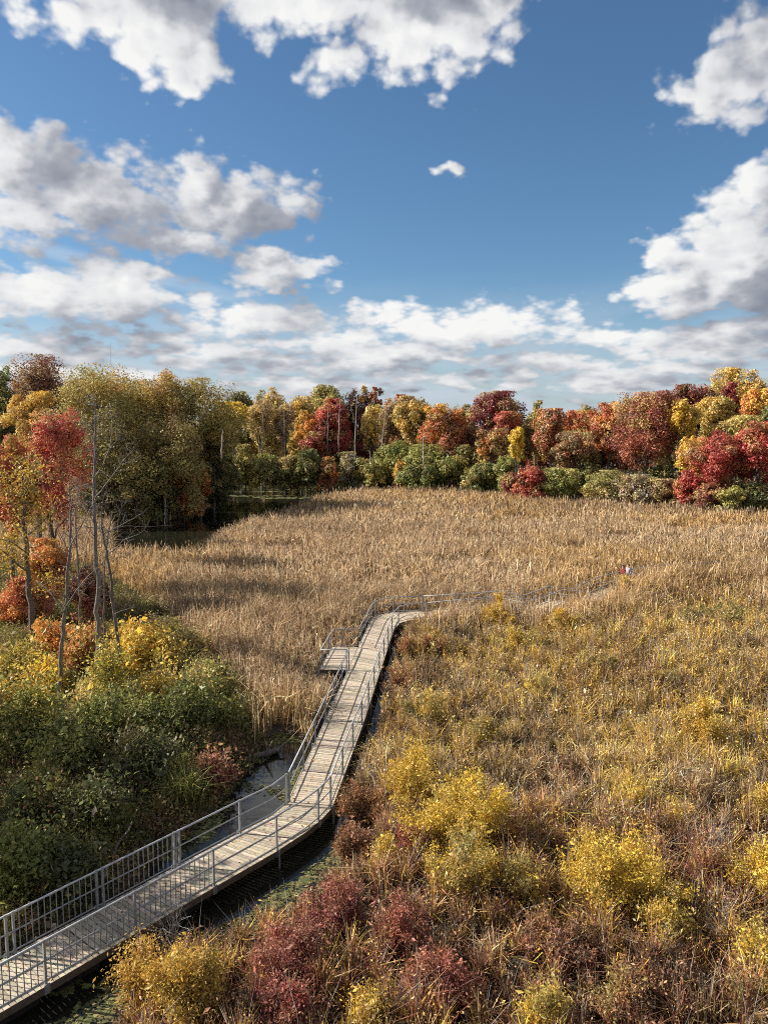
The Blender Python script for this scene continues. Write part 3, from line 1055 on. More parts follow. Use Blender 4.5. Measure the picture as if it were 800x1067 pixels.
# --- grove left of the pond
T("oak_tree", "dark red-brown oak with the tallest domed crown of the grove, above the red maple", 45, 365, 115, 74, [('dkbrown', 1), ('brown', 3), ('rustmaroon', 2)], 1, bot=470, shape='dome', puffs=52, group=LEFTG)
T("oak_tree", "wide olive and gold oak crown behind the tall bare dead tree", 108, 376, 110, 96, [('olivegold', 4), ('olive', 2), ('lightgreen', 1), ('rust', .5)], 2, bot=470, shape='dome', puffs=52, group=LEFTG)
T("oak_tree", "orange-topped olive oak right of the widest crown in the pond grove", 166, 377, 115, 66, [('olive', 3), ('olivegold', 2), ('gold', 1), ('rust', 1)], 3, bot=480, shape='dome', puffs=52, group=LEFTG, top_pal=([('gold', 2), ('rust', 2)], .75, .95))
T("oak_tree", "olive-green oak at the pond end of the dark grove", 207, 391, 117, 84, [('olive', 3), ('olivegold', 2), ('green', 1)], 4, bot=480, shape='dome', puffs=52, group=LEFTG)
T("oak_tree", "shaded brown oak below the wide olive crown, behind the bare tree", 118, 424, 104, 84, [('dkbrown', 1), ('dkolive', 2), ('olive', 2), ('olive', 2)], 5, bot=540, shape='dome', puffs=52, group=LEFTG)
T("oak_tree", "dark bronze tree low in the middle of the pond grove", 172, 428, 106, 82, [('olive', 2), ('brown', 1), ('olive', 3)], 6, bot=530, shape='dome', puffs=52, group=LEFTG)
T("tree", "dark green tree whose edge meets the bright yellow tree across the pond", 222, 428, 121, 50, [('dkgreen', 2), ('dkolive', 2), ('olive', 2), ('brown', .6)], 7, bot=515, group=LEFTG)
T("tree", "low rust to orange tree leaning over the pond's dark water", 199, 478, 110, 46, [('rust', 2), ('orange', 2), ('brown', 1), ('gold', .6)], 8, bot=552, shape='low', group=LEFTG)
T("bush", "dark green bush beside the rust tree at the pond edge", 156, 488, 106, 54, [('dkgreen', 3), ('green', 1)], 9, cb=.04, cat="bush", shape='low')
T("bush", "dark brown-green thicket behind the leaning dead branches", 118, 500, 101, 66, [('dkgreen', 2), ('dkbrown', 2)], 10, cb=.04, cat="bush", shape='low')
T("bush", "dark bush overhanging the pond water right of the rust tree", 226, 484, 123, 40, [('dkgreen', 2), ('dkolive', 1)], 20, cb=.02, cat="bush", shape='low')
T("bush", "dark thicket at the waterline under the bronze tree", 176, 506, 115, 56, [('dkgreen', 2), ('dkolive', 1)], 21, cb=.02, cat="bush", shape='low')
T("bush", "dark brown thicket at the waterline left of the pond", 134, 508, 114, 60, [('dkgreen', 1), ('dkolive', 2), ('dkbrown', 1)], 22, cb=.02, cat="bush", shape='low')
T("bush", "dark bush closing the back of the pond grove", 205, 478, 125, 50, [('dkgreen', 2), ('dkolive', 1)], 23, cb=.02, cat="bush", shape='low')
T("tree", "dark olive crown filling the back of the pond grove", 130, 392, 129, 130, [('dkolive', 3), ('dkgreen', 2)], 12, bot=520, group=LEFTG)
T("evergreen_tree", "dark green tree standing behind the red maple at the marsh edge", 3, 378, 81, 42, [('dkgreen', 3), ('green', 1)], 13, bot=500, shape='low')
T("tree", "golden yellow tree rising just above the red maple", 38, 404, 69, 50, [('gold', 3), ('yellow', 2), ('orange', .7)], 14, bot=476)
T("maple_tree", "crimson maple in full colour behind the bare dead tree", 52, 419, 58, 76, [('crimson', 4), ('red', 2), ('orange', .8)], 15, bot=545, leaf=.085, n=15000)
T("maple_tree", "pink-red maple with yellow patches beside the crimson maple", 8, 446, 53, 58, [('crimson', 2), ('orange', 1), ('gold', 2)], 16, bot=560, leaf=.08)
T("tree", "small orange tree low behind the dark trunked yellow-leaved tree", 46, 560, 50, 58, [('orange', 2), ('rust', 2), ('gold', 1)], 17, bot=615, leaf=.07, cat="tree", shape='low')
T("tree", "low reddish-brown leafed tree between the dead trunks", 88, 585, 43, 44, [('rustmaroon', 3), ('maroon', 1), ('dkbrown', 1)], 18, bot=650, leaf=.06, shape='low')
T("bush", "rusty red bush behind the yellow-leaved tree with the dark trunk", 18, 600, 47, 52, [('rust', 2), ('crimson', 1), ('orange', 1)], 19, cb=.05, leaf=.06, cat="bush", shape='low')

# --- far edge, from the pond end outwards: back rows then front rows
FT = [
    ("tree", "bright yellow-gold tree at the pond end, next to the dark grove", 244, 417, 160, 34, 'yellow', 448, {}),
    ("tree", "green treetop peeking out behind the bright yellow tree by the pond", 252, 406, 190, 36, [('dkgreen', 2), ('green', 1)], None, {}),
    ("tree", "thin pale tan tree with visible stems right of the yellow pond tree", 273, 415, 165, 32, [('tan', 2), ('palegold', 2)], 460, {'sparse': .6}),
    ("tree", "olive-yellow crown highest above the thin pale tan tree", 284, 402, 184, 44, [('olivegold', 2), ('palegold', 2)], None, {}),
    ("tree", "greyish half-bare tree left of the olive-gold crown", 297, 420, 166, 26, [('tan', 2), ('twig', 1), ('brown', 1)], 465, {'sparse': .55}),
    ("tree", "round olive-gold crown left of the orange-yellow maple", 314, 411, 172, 38, [('olivegold', 3), ('gold', 1)], 460, {}),
    ("maple_tree", "orange-yellow maple hugging the red maple's left side", 320, 426, 160, 26, [('gold', 2), ('orange', 2)], 470, {}),
    ("tree", "yellow-green wide crown behind the red maple of the snags", 340, 399, 192, 52, [('olivegold', 2), ('olive', 2), ('lightgreen', 1)], None, {}),
    ("maple_tree", "bright red maple left of the white dead snags", 348, 414, 160, 42, [('red', 4), ('crimson', 1), ('maroon', 1)], 475, {}),
    ("maple_tree", "dark red low maple below the orange-yellow maple", 334, 444, 156, 34, [('maroon', 2), ('red', 1), ('rust', 1)], 482, {}),
    ("oak_tree", "dark maroon crown standing highest behind the white snags", 375, 400, 190, 30, [('maroon', 2), ('dkbrown', 2)], None, {}),
    ("oak_tree", "rust-brown crown beside the high maroon crown behind the snags", 393, 402, 192, 24, [('rust', 2), ('dkbrown', 2)], None, {}),
    ("tree", "slim pale gold tree between two white snags", 388, 420, 160, 24, [('palegold', 2), ('gold', 1)], 470, {'sparse': .8}),
    ("tree", "tan thin-leaved tree right of the slim pale gold one", 404, 416, 172, 28, [('tan', 3), ('brown', 1)], 470, {'sparse': .7}),
    ("tree", "distant rust strip of crown showing over the tan trees", 414, 410, 200, 32, [('rust', 1), ('rustmaroon', 1)], None, {}),
    ("oak_tree", "broad golden-brown oak above the large green bush", 429, 411, 168, 42, [('olivegold', 2), ('tan', 1), ('gold', 1), ('brown', 1)], 466, {}),
    ("tree", "tan and green tree right of the broad golden-brown oak", 442, 423, 178, 34, [('tan', 1), ('olive', 1)], 475, {}),
    ("maple_tree", "gold-topped rust maple standing by itself left of the maroon dome", 461, 419, 152, 44, [('rust', 3), ('orange', 2), ('tan', 1)], 474, {'top_pal': ([('gold', 2), ('orange', 1)], .72, .92)}),
    ("oak_tree", "dull brown-rust oak touching the gold-topped maple", 480, 440, 158, 32, [('dkbrown', 1), ('rustmaroon', 1), ('brown', 1)], 480, {}),
    ("tree", "grey-green thin tree between the gold-topped maple and the maroon dome", 482, 420, 186, 30, [('tan', 1), ('olive', 2)], None, {'sparse': .7}),
    ("maple_tree", "deep maroon dome-shaped maple, the darkest of the far trees", 516, 406, 156, 54, [('maroon', 4)], 452, {}),
    ("maple_tree", "salmon-red maple just below the deep maroon dome", 528, 427, 146, 34, [('rust', 2), ('red', 1), ('crimson', 1)], 465, {}),
    ("tree", "mixed olive and orange tree left of the narrow yellow tree", 512, 445, 142, 32, [('olive', 1), ('orange', 1), ('brown', 1), ('rust', 1)], 484, {}),
    ("aspen_tree", "narrow bright yellow column of a tree before the rust maples", 537, 443, 132, 17, 'yellow', 484, {'flat': 1.0, 'trunk_r': .08}),
    ("tree", "round golden crown with a green rim behind the narrow yellow tree", 559, 416, 174, 24, [('gold', 2), ('olive', 1), ('green', 1)], None, {}),
    ("tree", "olive-brown crown directly behind the narrow yellow tree", 544, 436, 150, 30, [('olive', 2), ('brown', 1)], 480, {}),
    ("oak_tree", "salmon-brown oak right of the narrow yellow tree", 573, 424, 142, 42, [('rust', 3), ('rustmaroon', 1), ('tan', .6)], 480, {}),
    ("oak_tree", "orange-rust oak behind the salmon-brown oak", 598, 426, 152, 42, [('orange', 1), ('rust', 2)], 470, {}),
    ("tree", "pale olive crown peeping over the orange-rust oak", 608, 420, 190, 34, [('olivegold', 1), ('olive', 1)], None, {}),
    ("oak_tree", "dusty tan-olive oak low in front of the orange-rust oak", 596, 448, 132, 48, [('brown', 2), ('tan', 1), ('olive', 1), ('rust', 1)], 492, {}),
    ("maple_tree", "orange-red maple left of the huge rust-maroon oak", 632, 417, 142, 46, [('rust', 2), ('orange', 1), ('red', 1)], 480, {}),
    ("oak_tree", "huge rust-maroon oak with the broadest crown of the far trees", 671, 406, 128, 74, [('rustmaroon', 4), ('maroon', 1), ('rust', 1)], 494, {}),
    ("oak_tree", "brown-red oak crown joined behind the huge rust-maroon oak", 694, 409, 140, 40, [('rustmaroon', 2), ('dkbrown', 1)], 470, {}),
    ("maple_tree", "bright yellow maple right of the huge rust-maroon oak", 709, 414, 124, 32, [('yellow', 2), ('gold', 2)], 462, {}),
    ("oak_tree", "maroon-brown crown above the bright yellow maple", 719, 398, 144, 46, [('maroon', 2), ('rustmaroon', 2), ('dkbrown', 1)], 460, {}),
    ("oak_tree", "bronze-brown crown between the maroon-brown oak and the pale yellow top", 738, 397, 148, 34, [('brown', 2), ('rustmaroon', 1)], None, {}),
    ("tree", "pale yellow half-bare top, the highest crown at the gold end of the treeline", 752, 381, 152, 50, [('palegold', 2), ('gold', 1)], None, {'sparse': .75}),
    ("maple_tree", "golden maple beside the pale yellow half-bare top", 782, 382, 150, 44, [('gold', 3), ('yellow', 1)], None, {}),
    ("maple_tree", "small dark red crown set among the golden crowns", 756, 397, 138, 22, [('maroon', 2), ('red', 1)], 440, {}),
    ("tree", "golden-olive rounded tree above the bright red maple", 743, 411, 131, 44, [('olivegold', 2), ('gold', 2)], 470, {}),
    ("maple_tree", "orange tree among gold crowns above the red maples", 788, 403, 134, 34, [('orange', 2), ('gold', 1)], 445, {}),
    ("tree", "olive-yellow tree squeezed behind the two red maples", 764, 431, 122, 48, [('olivegold', 2), ('olive', 1), ('palegold', 1)], 480, {}),
    ("tree", "dark green tree wedged over the red maples", 796, 421, 126, 24, [('dkgreen', 1), ('green', 1)], 460, {}),
    ("maple_tree", "scarlet maple with wide low branches nearest the yellow-edged bush", 744, 446, 112, 62, [('red', 3), ('crimson', 1), ('maroon', 1), ('rust', 1)], 512, {'shape': 'low'}),
    ("maple_tree", "scarlet-orange maple beyond the wide low scarlet one", 790, 434, 110, 56, [('red', 3), ('crimson', 2), ('rust', 1)], 510, {'shape': 'low'}),
    ("tree", "yellow-orange slanting tree on the edge of the scarlet maple", 722, 452, 117, 34, [('gold', 2), ('orange', 1), ('yellow', 1)], 500, {}),
    ("tree", "gold and brown tree past the scarlet-orange maple", 834, 400, 128, 60, [('gold', 1), ('brown', 1)], None, {}),
    ("oak_tree", "rust oak standing past the gold and brown tree", 884, 410, 122, 70, [('rust', 1), ('rustmaroon', 1)], None, {}),
]
for i, (nm, lb, px, top, Y, wpx, pal, bot, kw) in enumerate(FT):
    T(nm, lb, px, top, Y, wpx, pal, 1000 + i, bot=bot, group=FARG, **kw)
BUSHG = "bushes along the foot of the far trees"
FB = [
    ("dark green bush at the pond's far corner under the grove", 228, 470, 150, 34, [('dkgreen', 2), ('dkolive', 1)]),
    ("yellow-olive bush under the bright yellow pond tree", 256, 462, 150, 28, [('olivegold', 1), ('lightgreen', 1), ('olive', 1)]),
    ("grey-green bush on the pond's far bank", 276, 472, 152, 34, [('green', 1), ('olive', 1), ('tan', .6)]),
    ("brown-green low bush at the tip of the pond", 303, 474, 152, 34, [('olive', 1), ('green', 1), ('brown', .6)]),
    ("deep green bush below the dark red low maple", 323, 466, 150, 30, [('dkgreen', 2), ('green', 1)]),
    ("orange-brown bush at the reed edge left of the snags", 343, 475, 148, 18, [('rust', 1), ('orange', 1), ('brown', 1)]),
    ("grey-olive bush under the white snags", 362, 470, 150, 28, [('olive', 1), ('twig', 1), ('dkolive', 1)]),
    ("yellow-green bush right of the white snags", 386, 476, 148, 28, [('lightgreen', 1), ('olivegold', 1), ('green', 1)]),
    ("large green bush under the broad golden-brown oak", 414, 458, 152, 42, [('green', 3), ('lightgreen', 1)]),
    ("small orange-yellow bush on the large green bush's front", 418, 478, 146, 15, [('gold', 1), ('orange', 1), ('olivegold', 1)]),
    ("light green bush wrapped round the lone pale snag", 442, 462, 148, 38, [('lightgreen', 2), ('green', 1)]),
    ("mid-green bush low at the reeds under the lone snag", 436, 484, 143, 40, [('green', 2), ('dkgreen', 1)]),
    ("dark green bush under the gold-topped maple", 470, 474, 146, 38, [('dkgreen', 1), ('green', 2)]),
    ("olive bush between the gold-topped maple and the maroon dome", 492, 462, 148, 34, [('olive', 2), ('green', 1), ('brown', .5)]),
    ("bushy dark green clump below the mixed olive and orange tree", 502, 482, 138, 34, [('dkgreen', 1), ('green', 2)]),
    ("grass-green bush left of the narrow yellow tree's foot", 525, 474, 136, 28, [('green', 2), ('lightgreen', 1)]),
    ("dull maroon bush left of the dark red bush", 533, 490, 128, 22, [('maroon', 1), ('dogwood', 1)]),
    ("dark red bush at the reed edge under the narrow yellow tree", 551, 484, 126, 34, [('red', 1), ('maroon', 1), ('rust', 1)]),
    ("bright green bush right of the dark red bush", 584, 487, 126, 38, [('lightgreen', 2), ('green', 2)]),
    ("shaded green bush at the foot of the dusty tan-olive oak", 610, 480, 130, 36, [('dkgreen', 1), ('green', 1), ('olive', 1)]),
    ("pale sage bush under the orange-red maple", 632, 489, 122, 42, [('lightgreen', 2), ('tan', 1), ('olive', 1)]),
    ("grey-tan bush under the huge rust-maroon oak", 664, 494, 119, 46, [('tan', 2), ('twig', 1), ('olive', 1)]),
    ("brownish bush between the huge oak and the scarlet maple", 692, 498, 117, 36, [('brown', 1), ('tan', 1), ('olive', 1)]),
    ("dark blue-green bush in the shade beside the huge oak", 690, 476, 125, 28, [('dkgreen', 2)]),
    ("scarlet bush at the foot of the yellow-orange slanting tree", 719, 488, 112, 30, [('red', 2), ('crimson', 1)]),
    ("red-brown bush under the wide low scarlet maple", 738, 502, 108, 26, [('rustmaroon', 1), ('maroon', 1)]),
    ("yellow-green bush before the scarlet maples", 757, 505, 107, 32, [('lightgreen', 1), ('olivegold', 1), ('green', 1)]),
    ("dark green bush under the scarlet-orange maple", 786, 502, 108, 36, [('dkgreen', 1), ('green', 1)]),
]
for i, (lb, px, top, Y, wpx, pal) in enumerate(FB):
    T("bush", lb, px, top, Y, wpx, pal, 2000 + i, cb=.03, cat="bush", group=BUSHG, shape='low', leaf=Y * .0012)


def woods():
    """woods standing behind the first rows of trees, one mass"""
    rng = np.random.default_rng(55)
    mb = MB(); tb = MB()
    for k in range(175):
        x = rng.uniform(-190, 190); y = rng.uniform(198, 250) - .12 * x + (0 if x > -60 else -55)
        if x > 70: y -= 30
        h = rng.uniform(10.5, 13.5) ; r = rng.uniform(4, 6)
        gz = float(ground_z(np.array([x]), np.array([y]))[0])
        n = 850
        d = rng.normal(size=(n, 3)); d /= np.linalg.norm(d, axis=1, keepdims=True)
        c = np.array([x, y, gz + h * .55]) + d * np.array([r, r, h * .45]) * rng.uniform(.6, 1, (n, 1))
        col = pick([('brown', 2), ('olive', 2), ('dkolive', 2), ('rust', 1), ('olivegold', 1), ('dkgreen', 1)], 1, rng)[0]
        mb.cards(c, .55 * rng.lognormal(0, .3, n), rng, np.clip(col * rng.uniform(.7, 1.3, (n, 1)), 0, 1), .6)
        mb.tube([(x, y, gz - .2), (x, y, gz + h * .7)], [.2, .08], 5, BARK, cap=False)
    tag(mb.build("woods", M_leaf), "mixed autumn woods behind the first rows of trees", "woods", kind='stuff')


woods()

# ------------------------------------------------------------------ bare trees, traced limbs with true depth
DEADC = np.array([.185, .16, .14])
DARKC = np.array([.15, .125, .105])


def bare_tree(name, label, limbs, Y, seed, col, cat="tree", leaves=None, group=None, thin=.66):
    """limbs: (name, [(px, py, radius_m)...], depth drift); first one is the trunk"""
    rng = np.random.default_rng(seed)
    p0 = limbs[0][1][0]
    b = dist(p0[0], p0[1], Y)
    root = thing(name, (b[0], b[1], max(b[2], 0)), label, cat, group)
    R0 = np.array(root.location)
    ends = []
    for nm, pts, drift in limbs:
        n = len(pts)
        raw = []
        for i, (a, c, r) in enumerate(pts):
            raw.append(dist(a, c, Y + drift * i / max(1, n - 1)))
        raw = np.array(raw); rad = np.array([q[2] for q in pts], float) * thin
        m = (n - 1) * 4 + 1
        tt = np.linspace(0, n - 1, m)
        P = np.stack([np.interp(tt, np.arange(n), raw[:, k]) for k in range(3)], 1)
        Rr = np.interp(tt, np.arange(n), rad)
        P[1:-1] += rng.normal(0, 1, (m - 2, 3)) * np.maximum(Rr[1:-1, None] * .35, .00035 * Y)
        mb = MB()
        cc = np.broadcast_to(col, (m, 3)) * rng.uniform(.85, 1.15, (m, 1))
        mb.tube(P, Rr, 7 if nm == 'trunk' else 5, cc)
        # fine twigs off each limb
        L = np.linalg.norm(P[-1] - P[0])
        for _ in range(int(4 + L * 3.2) if Y < 60 else int(2 + L)):
            k = rng.integers(m // 3, m)
            dv = rng.normal(0, 1, 3); dv[2] = abs(dv[2]); dv[1] *= 1.0; dv /= np.linalg.norm(dv)
            e = P[k] + dv * rng.uniform(.3, 1.1) * (1 - .55 * k / m)
            r = max(.006, min(Rr[k] * .35, .02))
            e = P[k] + (e - P[k]) * rng.lognormal(0, .25)
            Q = curve(P[k], e, 5, .09, rng)
            mb.tube(Q, np.linspace(r, .005, 5), 4, col * rng.uniform(.8, 1.1), cap=False)
            for _ in range(2 if Y < 60 else 0):
                q = Q[rng.integers(1, 5)]; e2 = q + (e - P[k]) * rng.uniform(.2, .5) + rng.normal(0, .16, 3)
                mb.tube(curve(q, e2, 4, .08, rng), np.linspace(r * .6, .004, 4), 3, col * rng.uniform(.8, 1.1), cap=False)
            ends.append(e)
        mb.build(nm, M_bark, root, loc=R0, smooth_=True)
        ends += list(P[m // 2:])
    return root, np.array(ends) - R0


bare_tree("bare_tree", "tallest bare dead tree, pale grey, standing before the crimson maple", [
    ('trunk', [(99, 752, .21), (101, 700, .19), (103, 650, .17), (101, 600, .15), (99, 560, .13), (98, 520, .11), (99, 470, .08), (99, 430, .045), (98, 413, .015)], .4),
    ('limb', [(99, 520, .06), (108, 508, .05), (120, 492, .04), (130, 478, .03), (136, 471, .018)], -1.5),
    ('limb', [(126, 484, .022), (136, 481, .016), (147, 474, .010)], -.3),
    ('limb', [(99, 497, .05), (108, 484, .04), (115, 465, .03), (117, 440, .015), (115, 430, .010)], 1.3),
    ('limb', [(115, 466, .02), (121, 460, .012), (123, 452, .008)], .4),
    ('limb', [(99, 485, .04), (94, 460, .025), (89, 440, .012)], -.8),
    ('limb', [(98, 545, .04), (90, 532, .03), (82, 520, .02), (75, 500, .012), (72, 480, .008)], 1.0),
], 34.2, 1, DEADC)
bare_tree("bare_tree", "leaning bare dark tree right of the tallest dead one, limbs over the pond reeds", [
    ('trunk', [(132, 742, .15), (126, 690, .135), (119, 640, .12), (115, 600, .10), (111, 575, .085), (106, 550, .06), (106, 530, .04), (110, 512, .02)], .5),
    ('limb', [(113, 577, .05), (122, 570, .04), (130, 562, .032), (142, 558, .02), (150, 553, .010)], -1.2),
    ('limb', [(108, 556, .04), (118, 552, .035), (130, 548, .03), (150, 549, .022), (182, 547, .010)], 1.2),
    ('limb', [(116, 553, .03), (128, 546, .025), (140, 540, .02), (150, 534, .010)], -.7),
    ('limb', [(122, 560, .03), (123, 545, .024), (126, 530, .014), (130, 526, .008)], .5),
    ('limb', [(119, 640, .03), (128, 636, .022), (142, 632, .010)], -.8),
], 36.0, 2, DEADC * .72)
bare_tree("bare_tree", "forked bare tree with a bent dark trunk left of the tallest dead one", [
    ('trunk', [(64, 775, .16), (62, 730, .15), (62, 700, .14), (66, 660, .125), (69, 630, .11), (71, 600, .10), (73, 560, .08), (74, 530, .06), (72, 505, .03)], .5),
    ('limb', [(69, 632, .05), (80, 615, .04), (92, 600, .03), (108, 585, .015)], -1.0),
    ('limb', [(68, 640, .05), (56, 622, .04), (47, 612, .03), (38, 606, .012)], .9),
    ('limb', [(73, 570, .05), (82, 552, .04), (92, 535, .03), (99, 520, .015)], .8),
    ('limb', [(72, 575, .035), (64, 560, .025), (56, 540, .012)], -.6),
    ('limb', [(74, 545, .03), (80, 525, .02), (80, 508, .01)], .4),
], 32.0, 3, DARKC * 1.25)
bare_tree("bare_tree", "thin bare tree with fine grey twigs between the forked and the tallest dead one", [
    ('trunk', [(86, 700, .10), (84, 650, .09), (82, 600, .075), (79, 560, .06), (79, 525, .04), (82, 498, .015)], .6),
    ('limb', [(82, 600, .04), (90, 575, .03), (94, 550, .02), (93, 530, .01)], .6),
    ('limb', [(80, 570, .04), (70, 552, .025), (64, 530, .012)], -.7),
    ('limb', [(79, 550, .035), (86, 530, .022), (90, 508, .010)], -.5),
    ('limb', [(83, 620, .035), (96, 606, .025), (110, 600, .010)], .5),
], 38.5, 21, DEADC * .85)
bare_tree("bare_tree", "slender bare pole tree just behind the leaning dark one, its tip broken", [
    ('trunk', [(109, 690, .09), (108, 640, .08), (109, 590, .065), (112, 560, .05), (117, 535, .03)], .4),
    ('limb', [(109, 590, .035), (120, 582, .025), (136, 578, .010)], -.6),
    ('limb', [(111, 565, .03), (103, 548, .02), (100, 530, .010)], .5),
], 40.0, 22, DEADC * .8)
rt, ends = bare_tree("yellow_leaved_tree", "dark thick-trunked tree with sparse yellow leaves on crooked limbs", [
    ('trunk', [(36, 690, .30), (33, 650, .27), (30, 610, .24), (27, 570, .21), (24, 540, .17), (24, 510, .13), (22, 485, .06)], .6),
    ('limb', [(29, 596, .10), (18, 588, .08), (8, 578, .06), (-2, 570, .04)], -1.2),
    ('limb', [(26, 560, .09), (36, 552, .07), (48, 540, .05), (56, 525, .03)], 1.2),
    ('limb', [(25, 545, .08), (14, 530, .06), (4, 512, .04), (-6, 500, .02)], 1.0),
    ('limb', [(24, 520, .07), (32, 500, .05), (38, 482, .03)], -1.0),
    ('limb', [(31, 615, .06), (42, 612, .05), (54, 606, .025)], .8),
    ('limb', [(26, 575, .06), (14, 566, .05), (2, 562, .03)], -1.8),
], 43.0, 4, DARKC)
rngx = np.random.default_rng(6)
n = 3400
c = ends[rngx.integers(0, len(ends), n)] + rngx.normal(0, .33, (n, 3))
mb = MB(); mb.cards(c, .075 * rngx.lognormal(0, .3, n), rngx, pick([('gold', 3), ('yellow', 2), ('olivegold', 1), ('olive', 1)], n, rngx) * rngx.uniform(.7, 1.3, (n, 1)), .6, up=.5)
mb.build("crown", M_leaf, rt)
bare_tree("dead_stub", "short dark broken stub above the yellow bush on the bank", [('trunk', [(184, 722, .11), (184, 705, .10), (183, 692, .08)], .1)], 38.5, 7, DARKC * .7, cat="tree stub")
SN = [("tall white dead snag left of the slim pale gold tree", [(353, 470, .16), (353, 440, .12), (354, 418, .05)], 153),
      ("white dead snag with two forks in the middle of the far trees", [(370, 482, .2), (370, 440, .15), (372, 412, .05)], 153),
      ("leaning white snag right of the slim pale gold tree", [(396, 480, .17), (399, 450, .13), (402, 424, .05)], 153),
      ("thin white snag touching the red maple", [(341, 472, .13), (341, 445, .1), (342, 424, .04)], 154),
      ("short pale snag low before the right-of-snags bush", [(386, 500, .14), (386, 485, .12), (385, 470, .06)], 146),
      ("lone pale snag standing among light green bushes", [(441, 500, .22), (441, 470, .17), (441, 446, .06)], 142),
      ("white snag standing in the shade at the end of the dark grove", [(231, 478, .16), (231, 460, .13), (232, 448, .06)], 99),
      ("pale birch stem beside the thin pale tan tree", [(272, 475, .15), (273, 445, .12), (275, 422, .05)], 158),
      ("pale thin stem beside the greyish half-bare tree", [(297, 478, .13), (296, 450, .1), (296, 428, .04)], 158),
      ("slender white pole of a snag standing in the pond water", [(172, 552, .06), (172, 535, .05), (172, 520, .03)], 97)]
for i, (lb, pts, Y) in enumerate(SN):
    x = [('trunk', pts, .3)]
    if len(lb) % 2 == 0 or 'fork' in lb:
        a, b_ = pts[1], pts[2]
        x.append(('limb', [((a[0] + b_[0]) / 2, (a[1] + b_[1]) / 2, .06), (a[0] + 5, b_[1] + 8, .03)], .5))
        x.append(('limb', [(a[0], a[1], .06), (a[0] - 5, b_[1] + 12, .03)], -.5))
    bare_tree("snag", lb, x, Y, 60 + i, np.array([.36, .335, .31]), cat="dead tree", group="pale dead trunks along the far trees", thin=.6)

# ------------------------------------------------------------------ shrubs of the near right fen
def shrub_px(label, px, py, wpx, hgt, pal, seed, n=6000, leaf=.03, name="shrub", cat="shrub", **k):
    """shrub whose leafy middle is seen at px, py"""
    rng = np.random.default_rng(seed)
    p = at(px, py, hgt * .62)
    r = wpx / 2 / FPX * p[1] / math.cos(PITCH)
    gz = float(ground_z(p[:1], p[1:2])[0])
    D = math.hypot(p[1], H)
    leaf = leaf * max(1, D / 30)
    return shrub(name, label, cat, (p[0], p[1], max(gz, -.1)), hgt, r, pal, rng, n_leaf=n, leaf=leaf, **k)


